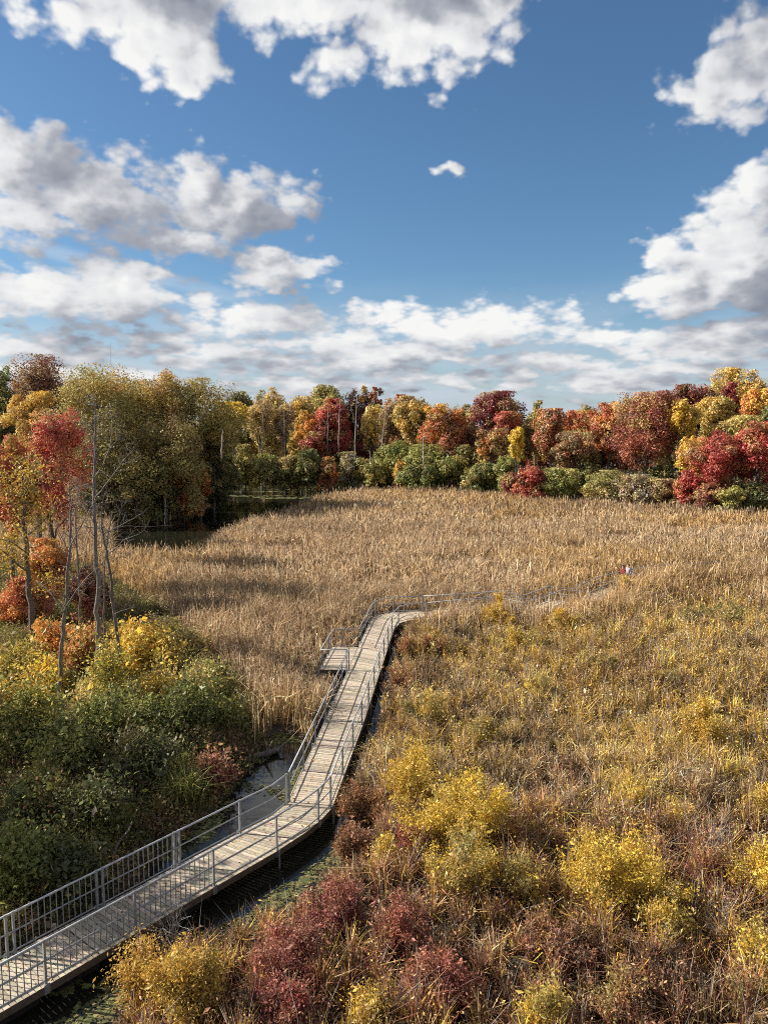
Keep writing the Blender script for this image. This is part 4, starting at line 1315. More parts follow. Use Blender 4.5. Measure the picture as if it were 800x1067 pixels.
S = shrub_px
WG = "yellow willow shrubs in the marsh"
SH = [
    ("tall bright yellow shrub nearest the bend of the boardwalk", 432, 806, 78, 2.5, 'willow', 7000, WG),
    ("broadest bright yellow shrub, in a clump of three right of the boardwalk", 478, 838, 124, 3.0, [('willow', 3), ('yellow', 1)], 12000, WG),
    ("yellow shrub with browning foot below the broadest bright one", 488, 896, 100, 2.2, [('willow', 3), ('oliveshrub', 1)], 8000, WG),
    ("small yellow shrub at the rusty edge below the tall one by the bend", 402, 898, 30, 1.2, 'willow', 2200, WG),
    ("dense rounded lime-yellow shrub standing alone amid dark stems", 642, 908, 124, 2.7, [('willow', 4)], 14000, WG),
    ("lower yellow-brown shrub tucked behind the rounded lime-yellow one", 696, 958, 56, 1.7, [('willow', 2), ('oliveshrub', 2)], 4500, WG),
    ("golden shrub with an arching flat top above the grey twigs", 732, 762, 92, 2.0, [('gold', 2), ('willow', 3)], 9000, WG),
    ("yellow shrub cut by the frame above the dark hollow", 800, 900, 60, 2.1, 'willow', 6500, WG),
    ("gold-green shrub at the frame under the dark hollow", 796, 992, 62, 1.8, [('willow', 3), ('oliveshrub', 1)], 6500, WG),
    ("small arc-shaped yellow shrub before the golden flat-topped one", 664, 830, 52, 1.4, [('willow', 2), ('palegold', 1)], 3200, WG),
    ("small pale yellow shrub between the arc-shaped one and the grey twigs", 706, 852, 36, 1.2, [('willow', 2), ('palegold', 1)], 2200, WG),
    ("golden shrub hiding the boardwalk's far leg", 518, 642, 52, 2.0, [('gold', 2), ('willow', 2)], 4500, WG),
    ("golden shrub right of the visible far deck", 584, 650, 56, 1.7, [('gold', 1), ('willow', 2), ('palegold', 1)], 4000, WG),
    ("orange-tan shrub at the boardwalk's far corner", 446, 672, 58, 1.7, [('rustshrub', 2), ('orange', 1), ('palegold', 1)], 4500, WG),
    ("golden shrub in front of the two distant walkers", 656, 616, 66, 1.9, [('willow', 2), ('gold', 1)], 4500, WG),
    ("yellow shrub a little right of the golden one by the far deck", 545, 668, 50, 1.6, [('willow', 2), ('oliveshrub', 1)], 3200, WG),
    ("pale gold shrub midway between boardwalk and golden arch shrub", 566, 722, 56, 1.6, [('palegold', 2), ('willow', 1), ('oliveshrub', 1)], 3500, WG),
    ("olive-gold shrub beside the long straight of the boardwalk", 446, 742, 62, 1.7, [('oliveshrub', 3), ('willow', 1)], 4000, WG),
    ("faded gold shrub uphill of the pale gold one", 622, 690, 60, 1.5, [('palegold', 1), ('oliveshrub', 2)], 3200, WG),
    ("greenish shrub below the far reed line", 742, 640, 78, 1.8, [('oliveshrub', 3), ('lightgreen', 1)], 4500, WG),
    ("amber shrub far along the fen toward the scarlet maples", 700, 706, 66, 1.5, [('gold', 1), ('oliveshrub', 2)], 3600, WG),
    ("yellow-tipped shrub at the frame beside the golden arch shrub", 797, 838, 44, 1.6, [('willow', 2), ('rustshrub', 1)], 3500, WG),
    ("golden shrub overhanging the water by the near railing", 196, 1030, 104, 1.9, [('gold', 2), ('willow', 2), ('oliveshrub', 1)], 9000, WG),
    ("gold-leaved sprig cluster nearest the near railing", 146, 1016, 42, 1.7, [('gold', 3)], 2200, WG),
    ("small yellow bush at the picture's bottom between red dogwoods", 384, 1056, 58, 1.3, [('willow', 2), ('gold', 1)], 3600, WG),
    ("yellow bush at the bottom below the lone lime-yellow shrub", 566, 1058, 66, 1.3, [('willow', 2), ('oliveshrub', 1)], 3600, WG),
    ("slim yellow shrub right of the browning one in the clump", 546, 920, 40, 1.6, [('willow', 2), ('oliveshrub', 2)], 2800, WG),
    ("dull gold shrub above the clump of three", 500, 766, 58, 1.5, [('oliveshrub', 2), ('willow', 1)], 3600, WG),
]
for i, (lb, px, py, wp, hh, pal, n, gr) in enumerate(SH):
    S(lb, px, py, wp, hh, pal, 3000 + i, n=int(n * 2.6), group=gr, leaf=.027, stems=int(10 + wp / 8), spread=.11, twigs=6)
RG = "red and rust shrubs near the water channel"
RS = [
    ("deep red dogwood shrub along the water's edge under the near railing", 300, 1000, 88, 1.5, 'dogwood', 9000),
    ("purple-red shrub left of the golden overhanging one's top", 346, 952, 76, 1.5, [('dogwood', 3), ('maroon', 1)], 8000),
    ("red-brown shrub at the foot of the bright yellow clump", 408, 968, 82, 1.4, [('dogwood', 2), ('rustshrub', 1)], 7500),
    ("brick-red shrub low at the bottom middle", 470, 1026, 96, 1.4, [('dogwood', 2), ('rust', 1)], 8500),
    ("crimson-brown shrub at the very bottom beside the overhanging gold one", 300, 1056, 92, 1.2, [('dogwood', 3), ('crimson', .4)], 8000),
    ("rust-orange shrub touching the deck just past the bend", 372, 832, 48, 1.5, [('rustshrub', 3), ('brown', 1)], 5500),
    ("brown shrub against the deck's bend above the algae", 368, 880, 46, 1.3, [('rustshrub', 2), ('brown', 1), ('dogwood', 1)], 4500),
    ("red-stemmed shrub within the bright yellow clump", 424, 880, 30, 1.3, [('dogwood', 2), ('crimson', 1)], 2200),
    ("dark red-brown shrub under the lone lime-yellow one", 600, 985, 62, 1.3, [('brown', 2), ('dogwood', .7), ('dkbrown', 1)], 4000),
    ("dark chocolate shrub right of the lower yellow-brown one", 700, 1012, 66, 1.4, [('dkbrown', 3), ('rustshrub', 1)], 4500),
    ("reddish shrub just above the dark hollow by the grey twigs", 742, 906, 50, 1.3, [('rustshrub', 2), ('oliveshrub', 1), ('crimson', .3)], 3200),
    ("rust shrub right of the red-brown seedheads near the bottom corner", 790, 1050, 60, 1.3, [('rustshrub', 2), ('oliveshrub', 1)], 3500),
    ("brown-red shrub between the clump and the lone lime-yellow shrub", 566, 976, 46, 1.2, [('brown', 1), ('dogwood', .6), ('rustshrub', 1)], 2800),
    ("bronze shrub beside the straight boardwalk's far half", 420, 706, 40, 1.5, [('rustshrub', 2), ('oliveshrub', 1)], 2600),
    ("red-brown shrub at the bottom below the lower yellow-brown one", 650, 1040, 70, 1.2, [('dogwood', .5), ('rustshrub', 1), ('oliveshrub', 1)], 4200),
]
for i, (lb, px, py, wp, hh, pal, n) in enumerate(RS):
    S(lb, px, py, wp, hh, pal, 3200 + i, n=int(n * 2.0), group=RG, leaf=.027, stems=int(10 + wp / 7), spread=.10, twigs=6)
HALO = []
for kk_, LST in ((0, SH), (1, RS)):
    for row in LST:
        q_ = at(row[1], row[2], row[4] * .62)
        HALO.append((q_[0], q_[1], row[3] / 2 / FPX * q_[1], kk_))
fen("undergrowth", "tangled dry sedge and forbs by the water channel", 13, 32, 230 * Q, .027, .030, 201)
fen("undergrowth", "mixed gold and brown sedge right of the walk", 32, 52, 130 * Q, .038, .042, 202)
fen("undergrowth", "thinning gold sedge grading into the reeds", 52, 90, 50 * Q, .050, .055, 203)


TG = "leafless grey twig shrubs"
TW = [
    ("leafless grey shrub by the near railing, arching over it", 176, 948, 44, 2.2),
    ("pale leafless twigs above the dark hollow", 742, 866, 60, 1.9),
    ("grey bare twigs sprawled among the red dogwoods", 330, 980, 70, 1.2),
    ("bare twigs before the golden arch shrub", 726, 806, 46, 1.6),
    ("grey bare stems at the bottom beside the dark chocolate shrub", 752, 960, 50, 1.8),
    ("leafless sprawling shrub at the bottom left of the brick-red one", 420, 1040, 60, 1.2),
    ("dry grey twigs between the clump and the arc-shaped yellow shrub", 590, 842, 56, 1.4),
    ("dry twigs near the amber shrub", 660, 748, 54, 1.4),
]
for i, (lb, px, py, wp, hh) in enumerate(TW):
    S(lb, px, py, wp, hh, 'twig', 3400 + i, n=0, group=TG, stems=16, twigs=9, twig=(.36, .33, .30), sr=.009, upright=.2, lo=.2)

# ------------------------------------------------------------------ left bank shrubs
LG = "leafy shrubs on the wooded bank"
LB = [  # shrubs low on the bank get darker leaf colours in place of shade
    ("golden yellow shrub right of the leaning dead tree", 152, 684, 62, 2.6, [('yellow', 2), ('gold', 2), ('olivegold', 1)], 9000),
    ("bright yellow small shrub between the dead trunks", 46, 716, 30, 2.0, [('yellow', 3), ('gold', 1)], 3000),
    ("yellowing shrub behind the forked dark trunk", 84, 690, 44, 2.2, [('gold', 1), ('olivegold', 1), ('rust', 1)], 4500),
    ("green-yellow shrub under the yellow-leaved tree", 18, 704, 56, 2.2, [('olivegold', 2), ('green', 1), ('yellow', .6)], 6000),
    ("pale green shrub at the marsh edge right of the stub", 216, 712, 52, 1.7, [('lightgreen', 3), ('olivegold', 1)], 6500),
    ("dark green shrub below the stub", 188, 744, 62, 2.2, [('dkgreen', 1), ('green', 2)], 7500),
    ("green shrub on the crest of the bank left of the log", 230, 748, 40, 1.3, [('green', 2), ('olive', 1)], 4000),
    ("deep green shrub around the foot of the tallest dead tree", 122, 758, 66, 2.2, [('green', 3), ('lightgreen', 1), ('dkgreen', 1)], 8000),
    ("lush green shrub at the foot of the forked trunk", 66, 786, 70, 2.2, [('green', 2), ('lightgreen', 1), ('dkgreen', 1)], 8500),
    ("green shrub with brown patches, cut by the frame, mid bank", 14, 770, 64, 2.2, [('green', 2), ('lightgreen', 1), ('brown', .5)], 7500),
    ("pale-leaved sprawling sprig on the dark bank", 102, 732, 28, 1.6, [('palegold', 2), ('lightgreen', 1)], 1800),
    ("dark shrub in shade above the sedge clump", 150, 800, 66, 1.8, [('dkgreen', 2), ('dkolive', 2)], 7000),
    ("dark green shrub low on the bank by the curved stick", 92, 850, 74, 1.8, [('dkgreen', 2), ('green', 1), ('dkbrown', 1)], 8000),
    ("rust and green shrub low on the shaded bank", 40, 838, 60, 1.9, [('rust', 1), ('green', 2), ('dkgreen', 2)], 6500),
    ("light green shrub nearest the far railing's first posts", 22, 896, 56, 1.9, [('green', 2), ('lightgreen', 2)], 7000),
    ("shadowed green shrub behind the first railing panels", 70, 906, 60, 1.3, [('dkgreen', 2), ('dkolive', 1)], 5500),
    ("brown-leaved shrub beneath the log", 222, 806, 40, 1.0, [('dkbrown', 1), ('rustshrub', 1), ('dogwood', 1)], 3000),
    ("olive shrub on the marsh side of the yellow one", 196, 670, 40, 1.8, [('oliveshrub', 2), ('palegold', 1)], 3200),
]
LB += [
    ("tall loose yellow-green sapling left of the forked trunk", 42, 744, 34, 3.2, [('yellow', 1), ('lightgreen', 3)], 3200),
    ("tall loose lime sapling between the two tallest dead trunks", 112, 716, 30, 3.0, [('lightgreen', 2), ('yellow', 2)], 2600),
    ("sparse yellowing sapling in front of the golden yellow shrub", 168, 720, 30, 2.8, [('yellow', 1), ('olivegold', 2)], 2400),
    ("loose green-gold sapling cut by the frame, high on the bank", 4, 742, 36, 3.2, [('gold', 1), ('lightgreen', 2)], 3200),
    ("orange-leaved sapling at the base of the thick dark trunk", 60, 672, 34, 2.4, [('orange', 2), ('gold', 1)], 2600),
    ("straggling pale sapling by the marsh edge, beside the stub", 206, 722, 26, 2.4, [('palegold', 2), ('lightgreen', 1)], 1800),
]
for i, (lb, px, py, wp, hh, pal, n) in enumerate(LB):
    S(lb, px, py, wp, hh * 1.12, pal, 3600 + i, n=int(n * 1.3), group=LG, leaf=.046, stems=int(10 + wp / 6), spread=.26, narrow=.6, twigs=9, upright=.1, gain=1.25)

# trees standing just left of the frame, whose shade lies on the bank and the near deck
for i, (x, y, h, r, pal, lb) in enumerate([
        (-22.5, 27, 11, 3.2, [('green', 1), ('olive', 1)], "green tree on the near bank beyond the picture's edge"),
        (-19, 21.5, 9.5, 3.0, [('green', 1), ('gold', 1)], "small green-gold tree at the near end of the bank")]):
    rng = np.random.default_rng(900 + i)
    tree("tree", lb, "tree", (x, y, .5), h, r, pal, rng, cb=.2, n_leaf=9000, leaf=.09)

# ------------------------------------------------------------------ log, sedge clump, stick
rng = np.random.default_rng(77)
lg = thing("fallen_log", at(262, 788, .1), "grey fallen log lying along the channel's edge with an upturned root end", "log")
L0 = np.array(lg.location)
mb = MB()
P = np.array([at(196, 808, .30), at(222, 801, .26), at(245, 795, .22), at(268, 788, .18), at(290, 782, .12)])
mb.tube(resample(P, n=13) + rng.normal(0, .02, (13, 3)), np.linspace(.06, .13, 13), 8, DARKC * .75)
mb.build("trunk", M_bark, lg, loc=L0, smooth_=True)
for pts in ([(276, 786, .2), (281, 778, .55), (284, 772, .8)], [(288, 783, .15), (294, 777, .3), (297, 774, .35)], [(240, 796, .25), (236, 788, .5)]):
    mb = MB(); mb.tube(np.array([at(a, b, z) for a, b, z in pts]), np.linspace(.06, .02, len(pts)), 6, DARKC * 1.1)
    mb.build("broken_limb", M_bark, lg, loc=L0)
sg = thing("sedge_clump", at(190, 838, .2), "big arching green sedge clump on the channel bank", "sedge")
n = 330
a = rng.uniform(0, 6.28, n)
B = np.array(sg.location) + np.stack([rng.normal(0, .28, n), rng.normal(0, .28, n), np.full(n, -.1)], 1)
mb = MB(); mb.blades(B, rng.uniform(.9, 1.9, n), .035, rng.uniform(.15, .85, n), a, pick([('green', 3), ('lightgreen', 2), ('palegold', .5)], n, rng) * rng.uniform(.8, 1.3, (n, 1)), rng, .6)
mb.build("blades", M_shrub, sg, loc=np.array(sg.location))
stk = thing("dead_branch", at(120, 884, .4), "pale curved dead branch standing on the shaded bank", "branch")
mb = MB(); P = np.array([at(119, 892, .5), at(122, 880, .8), at(128, 872, 1.0), at(134, 866, 1.2), at(138, 856, 1.5)])
mb.tube(resample(P, n=10), np.linspace(.045, .015, 10), 6, DEADC)
mb.build("branch_stem", M_bark, stk, loc=np.array(stk.location))

# ------------------------------------------------------------------ two walkers far along the boardwalk
def person(label, px, pt, top, trousers, hair, seed, face=0.0, h=1.7):
    rng = np.random.default_rng(seed)
    base = np.asarray(pt, float)
    s = h / 1.72
    J = {  # joints: position, radius
        'pelvis': ((0, 0, .93), .145), 'belly': ((0, .005, 1.08), .135), 'chest': ((0, .0, 1.28), .155), 'neckb': ((0, 0, 1.43), .075), 'neck': ((0, .01, 1.50), .055),
        'jaw': ((0, .03, 1.56), .070), 'head': ((0, .015, 1.63), .092), 'crown': ((0, .0, 1.69), .070),
        'hipl': ((.09, 0, .88), .10), 'kneel': ((.10, .09, .49), .062), 'ankl': ((.10, -.02, .10), .045), 'toel': ((.11, .14, .04), .038),
        'hipr': ((-.09, 0, .88), .10), 'kneer': ((-.10, .02, .49), .062), 'ankr': ((-.10, -.16, .12), .045), 'toer': ((-.11, -.02, .04), .038),
        'shl': ((.17, 0, 1.39), .072), 'ell': ((.24, -.05, 1.12), .050), 'wrl': ((.23, .08, .90), .034), 'hal': ((.22, .12, .83), .036),
        'shr': ((-.17, 0, 1.39), .072), 'elr': ((-.24, -.03, 1.12), .050), 'wrr': ((-.23, .12, .91), .034), 'har': ((-.22, .16, .84), .036)}
    E = [('pelvis', 'belly'), ('belly', 'chest'), ('chest', 'neckb'), ('neckb', 'neck'), ('neck', 'jaw'), ('jaw', 'head'), ('head', 'crown'),
         ('pelvis', 'hipl'), ('hipl', 'kneel'), ('kneel', 'ankl'), ('ankl', 'toel'), ('pelvis', 'hipr'), ('hipr', 'kneer'), ('kneer', 'ankr'), ('ankr', 'toer'),
         ('chest', 'shl'), ('shl', 'ell'), ('ell', 'wrl'), ('wrl', 'hal'), ('chest', 'shr'), ('shr', 'elr'), ('elr', 'wrr'), ('wrr', 'har')]
    root = thing("person", base, label, "person", "people walking on the far boardwalk")
    root.rotation_euler = (0, 0, face)

    def skin(name, keys, edges, grow, col, mat, parent=root):
        ks = list(keys)
        me = bpy.data.meshes.new(name)
        me.from_pydata([tuple(np.array(J[k][0]) * s) for k in ks], [(ks.index(a), ks.index(b)) for a, b in edges], [])
        o = bpy.data.objects.new(name, me); COL.objects.link(o); o.parent = parent
        o.modifiers.new("skin", 'SKIN')
        for i, k in enumerate(ks):
            r = J[k][1] * s * grow
            me.skin_vertices[0].data[i].radius = (r, r)
        me.skin_vertices[0].data[0].use_root = True
        sb = o.modifiers.new("sub", 'SUBSURF'); sb.levels = 1; sb.render_levels = 1
        dg = bpy.context.evaluated_depsgraph_get()
        m2 = bpy.data.meshes.new_from_object(o.evaluated_get(dg))
        o.modifiers.clear(); o.data = m2
        at_ = m2.attributes.new("tint", 'FLOAT_COLOR', 'POINT')
        at_.data.foreach_set("color", np.tile(np.array([*col, 1], np.float32), len(m2.vertices)))
        m2.materials.clear(); m2.materials.append(mat)
        return o
    skin("body", J.keys(), E, 1.0, (.45, .27, .20), M_cloth)
    up = ['pelvis', 'belly', 'chest', 'neckb', 'shl', 'ell', 'wrl', 'shr', 'elr', 'wrr']
    skin("jacket", up, [e for e in E if e[0] in up and e[1] in up], 1.18, top, M_cloth)
    lo_ = ['pelvis', 'hipl', 'kneel', 'ankl', 'hipr', 'kneer', 'ankr']
    skin("trousers", lo_, [e for e in E if e[0] in lo_ and e[1] in lo_], 1.12, trousers, M_cloth)
    # hair cap over the back of the skull
    mb = MB()
    th = np.linspace(0, math.pi * .62, 7); ph = np.linspace(0, 2 * math.pi, 15)[:-1]
    V = np.array([[math.sin(t) * math.cos(p) * .108, math.sin(t) * math.sin(p) * .118 - .02, math.cos(t) * .125 + 1.645] for t in th for p in ph]) * s
    k = (V[:, 1] > .05 * s) & (V[:, 2] < 1.66 * s)
    V[k, 1] = .05 * s
    F = [[i * 14 + j, i * 14 + (j + 1) % 14, (i + 1) * 14 + (j + 1) % 14, (i + 1) * 14 + j] for i in range(6) for j in range(14)]
    mb.add(V, F, hair); mb.build("hair", M_cloth, root, smooth_=True)


def on_walk(px):
    xs = np.array([q[0] for q in FAR_C], float)
    return np.array([np.interp(px, xs, FAR_P[:, k]) for k in range(3)]) + [0, 0, .005]


person("person in a dark red jacket on the far boardwalk", 0, on_walk(650) + [-.12, .1, 0], (.17, .014, .02), (.05, .05, .07), (.02, .015, .012), 1, face=2.2, h=1.72)
person("person in a pale lavender jacket walking beside the red-jacketed one", 0, on_walk(653.5) + [.12, .35, 0], (.36, .30, .37), (.06, .06, .09), (.05, .03, .02), 2, face=2.2, h=1.70)

# ------------------------------------------------------------------ sky, sun
SUN_EL, SUN_AZ = 32.5, -80.0     # azimuth from +Y towards +X
sa, se = math.radians(SUN_AZ), math.radians(SUN_EL)
sdir = Vector((math.sin(sa) * math.cos(se), math.cos(sa) * math.cos(se), math.sin(se)))
sun = bpy.data.lights.new("sun", 'SUN')
suno = bpy.data.objects.new("sun", sun); COL.objects.link(suno)
sun.energy = 4.6; sun.angle = math.radians(.55); sun.color = (1.0, .93, .82)
suno.rotation_euler = sdir.to_track_quat('Z', 'Y').to_euler()
suno.location = (-40, 0, 60)

world = bpy.data.worlds.new("World"); sc.world = world
world.use_nodes = True
nt = world.node_tree; nt.nodes.clear()
wout = N(nt, 'ShaderNodeOutputWorld'); bg = N(nt, 'ShaderNodeBackground')
BGS = .075
EXPO = 1.15
bg.inputs['Strength'].default_value = BGS
nt.links.new(bg.outputs[0], wout.inputs[0])
sky = N(nt, 'ShaderNodeTexSky', sky_type='NISHITA', sun_disc=False)
sky.sun_elevation = se; sky.sun_rotation = sa; sky.altitude = 200; sky.air_density = 1.0; sky.dust_density = .6; sky.ozone_density = 2.0


def azel(px, py):
    d = ray(px, py); d /= np.linalg.norm(d)
    return math.atan2(d[0], d[1]), math.asin(d[2])


CLOUDS = [  # px, py, rx, ry: where each lobe of cloud stands in the sky
    (90, -25, 130, 55), (170, 25, 70, 55), (205, 62, 28, 32), (310, -10, 140, 58), (348, 62, 34, 30), (440, 25, 95, 62), (500, -5, 50, 50), (60, 10, 45, 25),
    (760, 95, 62, 42), (800, 50, 62, 60),
    (30, 165, 78, 48), (105, 205, 105, 46), (205, 192, 38, 40), (245, 218, 68, 42), (302, 205, 34, 27), (195, 248, 62, 25), (40, 225, 60, 35),
    (285, 288, 52, 19), (272, 272, 24, 17),
    (45, 302, 70, 34), (125, 303, 66, 36), (90, 322, 100, 20), (262, 333, 88, 24), (40, 366, 110, 18), (215, 368, 95, 18), (300, 388, 90, 12),
    (485, 342, 122, 26), (398, 330, 42, 16), (395, 372, 88, 24), (560, 384, 85, 14), (450, 400, 80, 10), (640, 398, 90, 12),
    (775, 270, 85, 62), (712, 298, 58, 36), (788, 212, 50, 36), (695, 258, 26, 18), (740, 358, 95, 28), (800, 335, 60, 26), (640, 352, 60, 16),
    (330, 352, 60, 16), (300, 378, 60, 12), (470, 376, 60, 12), (330, 404, 140, 9), (520, 396, 70, 9), (700, 384, 90, 12), (20, 390, 90, 12), (180, 352, 60, 12),
    (472, 174, 11, 3),
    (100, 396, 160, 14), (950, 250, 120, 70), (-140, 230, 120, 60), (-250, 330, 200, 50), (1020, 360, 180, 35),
]
grp = bpy.data.node_groups.new("cloud_field", 'ShaderNodeTree')
grp.interface.new_socket("P", in_out='INPUT', socket_type='NodeSocketVector')
grp.interface.new_socket("F", in_out='OUTPUT', socket_type='NodeSocketFloat')
grp.interface.new_socket("Body", in_out='OUTPUT', socket_type='NodeSocketFloat')
gi = N(grp, 'NodeGroupInput'); go = N(grp, 'NodeGroupOutput')
gl = grp.links
st = N(grp, 'ShaderNodeVectorMath', operation='MULTIPLY'); st.inputs[1].default_value = (1, 1, 1)
sp_ = N(grp, 'ShaderNodeSeparateXYZ'); gl.new(gi.outputs[0], sp_.inputs[0])
sy = N(grp, 'ShaderNodeMath', operation='ADD'); sy.inputs[1].default_value = .085; gl.new(sp_.outputs[1], sy.inputs[0])
sm_ = N(grp, 'ShaderNodeMath', operation='MAXIMUM'); sm_.inputs[1].default_value = .03; gl.new(sy.outputs[0], sm_.inputs[0])
sl = N(grp, 'ShaderNodeMath', operation='LOGARITHM'); sl.inputs[1].default_value = math.e; gl.new(sm_.outputs[0], sl.inputs[0])
sq = N(grp, 'ShaderNodeMath', operation='MULTIPLY'); sq.inputs[1].default_value = .29; gl.new(sl.outputs[0], sq.inputs[0])
sv = N(grp, 'ShaderNodeMath', operation='MULTIPLY_ADD'); sv.inputs[1].default_value = .72; gl.new(sp_.outputs[1], sv.inputs[0]); gl.new(sq.outputs[0], sv.inputs[2]); sq = sv
sc_ = N(grp, 'ShaderNodeCombineXYZ'); gl.new(sp_.outputs[0], sc_.inputs[0]); gl.new(sq.outputs[0], sc_.inputs[1])
gl.new(sc_.outputs[0], st.inputs[0])
w1 = N(grp, 'ShaderNodeTexNoise'); w1.inputs['Scale'].default_value = 11; w1.inputs['Detail'].default_value = 4
gl.new(st.outputs[0], w1.inputs['Vector'])
wm = N(grp, 'ShaderNodeVectorMath', operation='MULTIPLY_ADD'); wm.inputs[1].default_value = (.085, .06, 0)
gl.new(w1.outputs['Color'], wm.inputs[0])
wa = N(grp, 'ShaderNodeVectorMath', operation='SUBTRACT'); wa.inputs[1].default_value = (.0425, .03, 0)
gl.new(gi.outputs[0], wa.inputs[0]); gl.new(wa.outputs[0], wm.inputs[2])
prev = None
for (cx_, cy_, rx_, ry_) in CLOUDS:
    u0, v0 = azel(cx_, cy_)
    ua, _ = azel(cx_ - rx_, cy_); ub, _ = azel(cx_ + rx_, cy_)
    _, va = azel(cx_, cy_ + ry_); _, vb = azel(cx_, cy_ - ry_)
    ru, rv = (ub - ua) / 2, (vb - va) / 2
    ma = N(grp, 'ShaderNodeVectorMath', operation='MULTIPLY_ADD')
    ma.inputs[1].default_value = (1 / ru, 1 / rv, 0); ma.inputs[2].default_value = (-u0 / ru, -v0 / rv, 0)
    gl.new(wm.outputs[0], ma.inputs[0])
    ln = N(grp, 'ShaderNodeVectorMath', operation='LENGTH'); gl.new(ma.outputs[0], ln.inputs[0])
    k = min(ru, rv) ** .6 * .05 ** .4
    sm = N(grp, 'ShaderNodeMath', operation='MULTIPLY_ADD'); sm.inputs[1].default_value = -k; sm.inputs[2].default_value = k
    gl.new(ln.outputs['Value'], sm.inputs[0])
    if prev is None:
        prev = sm
    else:
        mx = N(grp, 'ShaderNodeMath', operation='MAXIMUM')
        gl.new(prev.outputs[0], mx.inputs[0]); gl.new(sm.outputs[0], mx.inputs[1]); prev = mx
n2 = N(grp, 'ShaderNodeTexNoise'); n2.inputs['Scale'].default_value = 30; n2.inputs['Detail'].default_value = 8; n2.inputs['Roughness'].default_value = .55
gl.new(st.outputs[0], n2.inputs['Vector'])
a2 = N(grp, 'ShaderNodeMath', operation='MULTIPLY_ADD'); a2.inputs[1].default_value = .044; a2.inputs[2].default_value = -.022
gl.new(n2.outputs[0], a2.inputs[0])
vo = N(grp, 'ShaderNodeTexVoronoi', feature='SMOOTH_F1'); vo.inputs['Scale'].default_value = 30; vo.inputs['Smoothness'].default_value = .5
vo.inputs['Detail'].default_value = 2; vo.inputs['Roughness'].default_value = .5
gl.new(st.outputs[0], vo.inputs['Vector'])
a3 = N(grp, 'ShaderNodeMath', operation='MULTIPLY_ADD'); a3.inputs[1].default_value = -.04
gl.new(vo.outputs['Distance'], a3.inputs[0])
c3 = N(grp, 'ShaderNodeMath', operation='ADD'); c3.inputs[1].default_value = .039
gl.new(a2.outputs[0], c3.inputs[0]); gl.new(c3.outputs[0], a3.inputs[2])
wn = N(grp, 'ShaderNodeTexNoise'); wn.inputs['Scale'].default_value = 2.6; wn.inputs['Detail'].default_value = 2  # unseen clouds added outside the view and behind the camera for more fill light
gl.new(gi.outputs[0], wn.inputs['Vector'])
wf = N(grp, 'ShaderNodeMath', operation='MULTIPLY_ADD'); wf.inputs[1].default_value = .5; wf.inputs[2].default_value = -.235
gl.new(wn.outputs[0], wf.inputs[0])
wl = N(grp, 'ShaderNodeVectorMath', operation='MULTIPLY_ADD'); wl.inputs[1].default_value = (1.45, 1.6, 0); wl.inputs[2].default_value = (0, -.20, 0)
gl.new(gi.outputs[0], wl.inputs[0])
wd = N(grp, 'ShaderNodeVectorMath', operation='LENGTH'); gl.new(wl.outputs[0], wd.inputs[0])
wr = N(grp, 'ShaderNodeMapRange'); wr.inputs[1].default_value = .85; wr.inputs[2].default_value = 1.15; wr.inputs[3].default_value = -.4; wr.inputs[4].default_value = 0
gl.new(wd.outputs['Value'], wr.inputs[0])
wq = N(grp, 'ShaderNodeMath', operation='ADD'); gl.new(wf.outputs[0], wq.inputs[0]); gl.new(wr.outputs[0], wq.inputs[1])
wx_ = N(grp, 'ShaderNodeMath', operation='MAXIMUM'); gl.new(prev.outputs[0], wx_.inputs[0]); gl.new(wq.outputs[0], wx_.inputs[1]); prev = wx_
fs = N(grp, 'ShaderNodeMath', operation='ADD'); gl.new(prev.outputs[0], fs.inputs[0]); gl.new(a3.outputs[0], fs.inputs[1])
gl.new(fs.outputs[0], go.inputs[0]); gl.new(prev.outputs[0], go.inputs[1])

tc = N(nt, 'ShaderNodeTexCoord'); sx = N(nt, 'ShaderNodeSeparateXYZ')
nm = N(nt, 'ShaderNodeVectorMath', operation='NORMALIZE')
nt.links.new(tc.outputs['Generated'], nm.inputs[0]); nt.links.new(nm.outputs[0], sx.inputs[0])
au = N(nt, 'ShaderNodeMath', operation='ARCTAN2'); nt.links.new(sx.outputs[0], au.inputs[0]); nt.links.new(sx.outputs[1], au.inputs[1])
av = N(nt, 'ShaderNodeMath', operation='ARCSINE'); nt.links.new(sx.outputs[2], av.inputs[0])
cb_ = N(nt, 'ShaderNodeCombineXYZ'); nt.links.new(au.outputs[0], cb_.inputs[0]); nt.links.new(av.outputs[0], cb_.inputs[1])
f1 = N(nt, 'ShaderNodeGroup'); f1.node_tree = grp; nt.links.new(cb_.outputs[0], f1.inputs[0])
def mrange(src, a, b, c, d, smoothstep=True):
    m = N(nt, 'ShaderNodeMapRange')
    m.interpolation_type = 'SMOOTHSTEP' if smoothstep else 'LINEAR'
    for i, v in zip((1, 2, 3, 4), (a, b, c, d)):
        m.inputs[i].default_value = v
    nt.links.new(src, m.inputs[0])
    return m


def mth(op, a, b=None):
    m = N(nt, 'ShaderNodeMath', operation=op)
    for i, q in enumerate((a, b)):
        if q is None: continue
        if isinstance(q, (int, float)): m.inputs[i].default_value = q
        else: nt.links.new(q, m.inputs[i])
    return m.outputs[0]



# light reaches the clouds from high on the left: sample the field a little towards it
vup = mrange(av.outputs[0], .12, .42, 1, -.6, False)


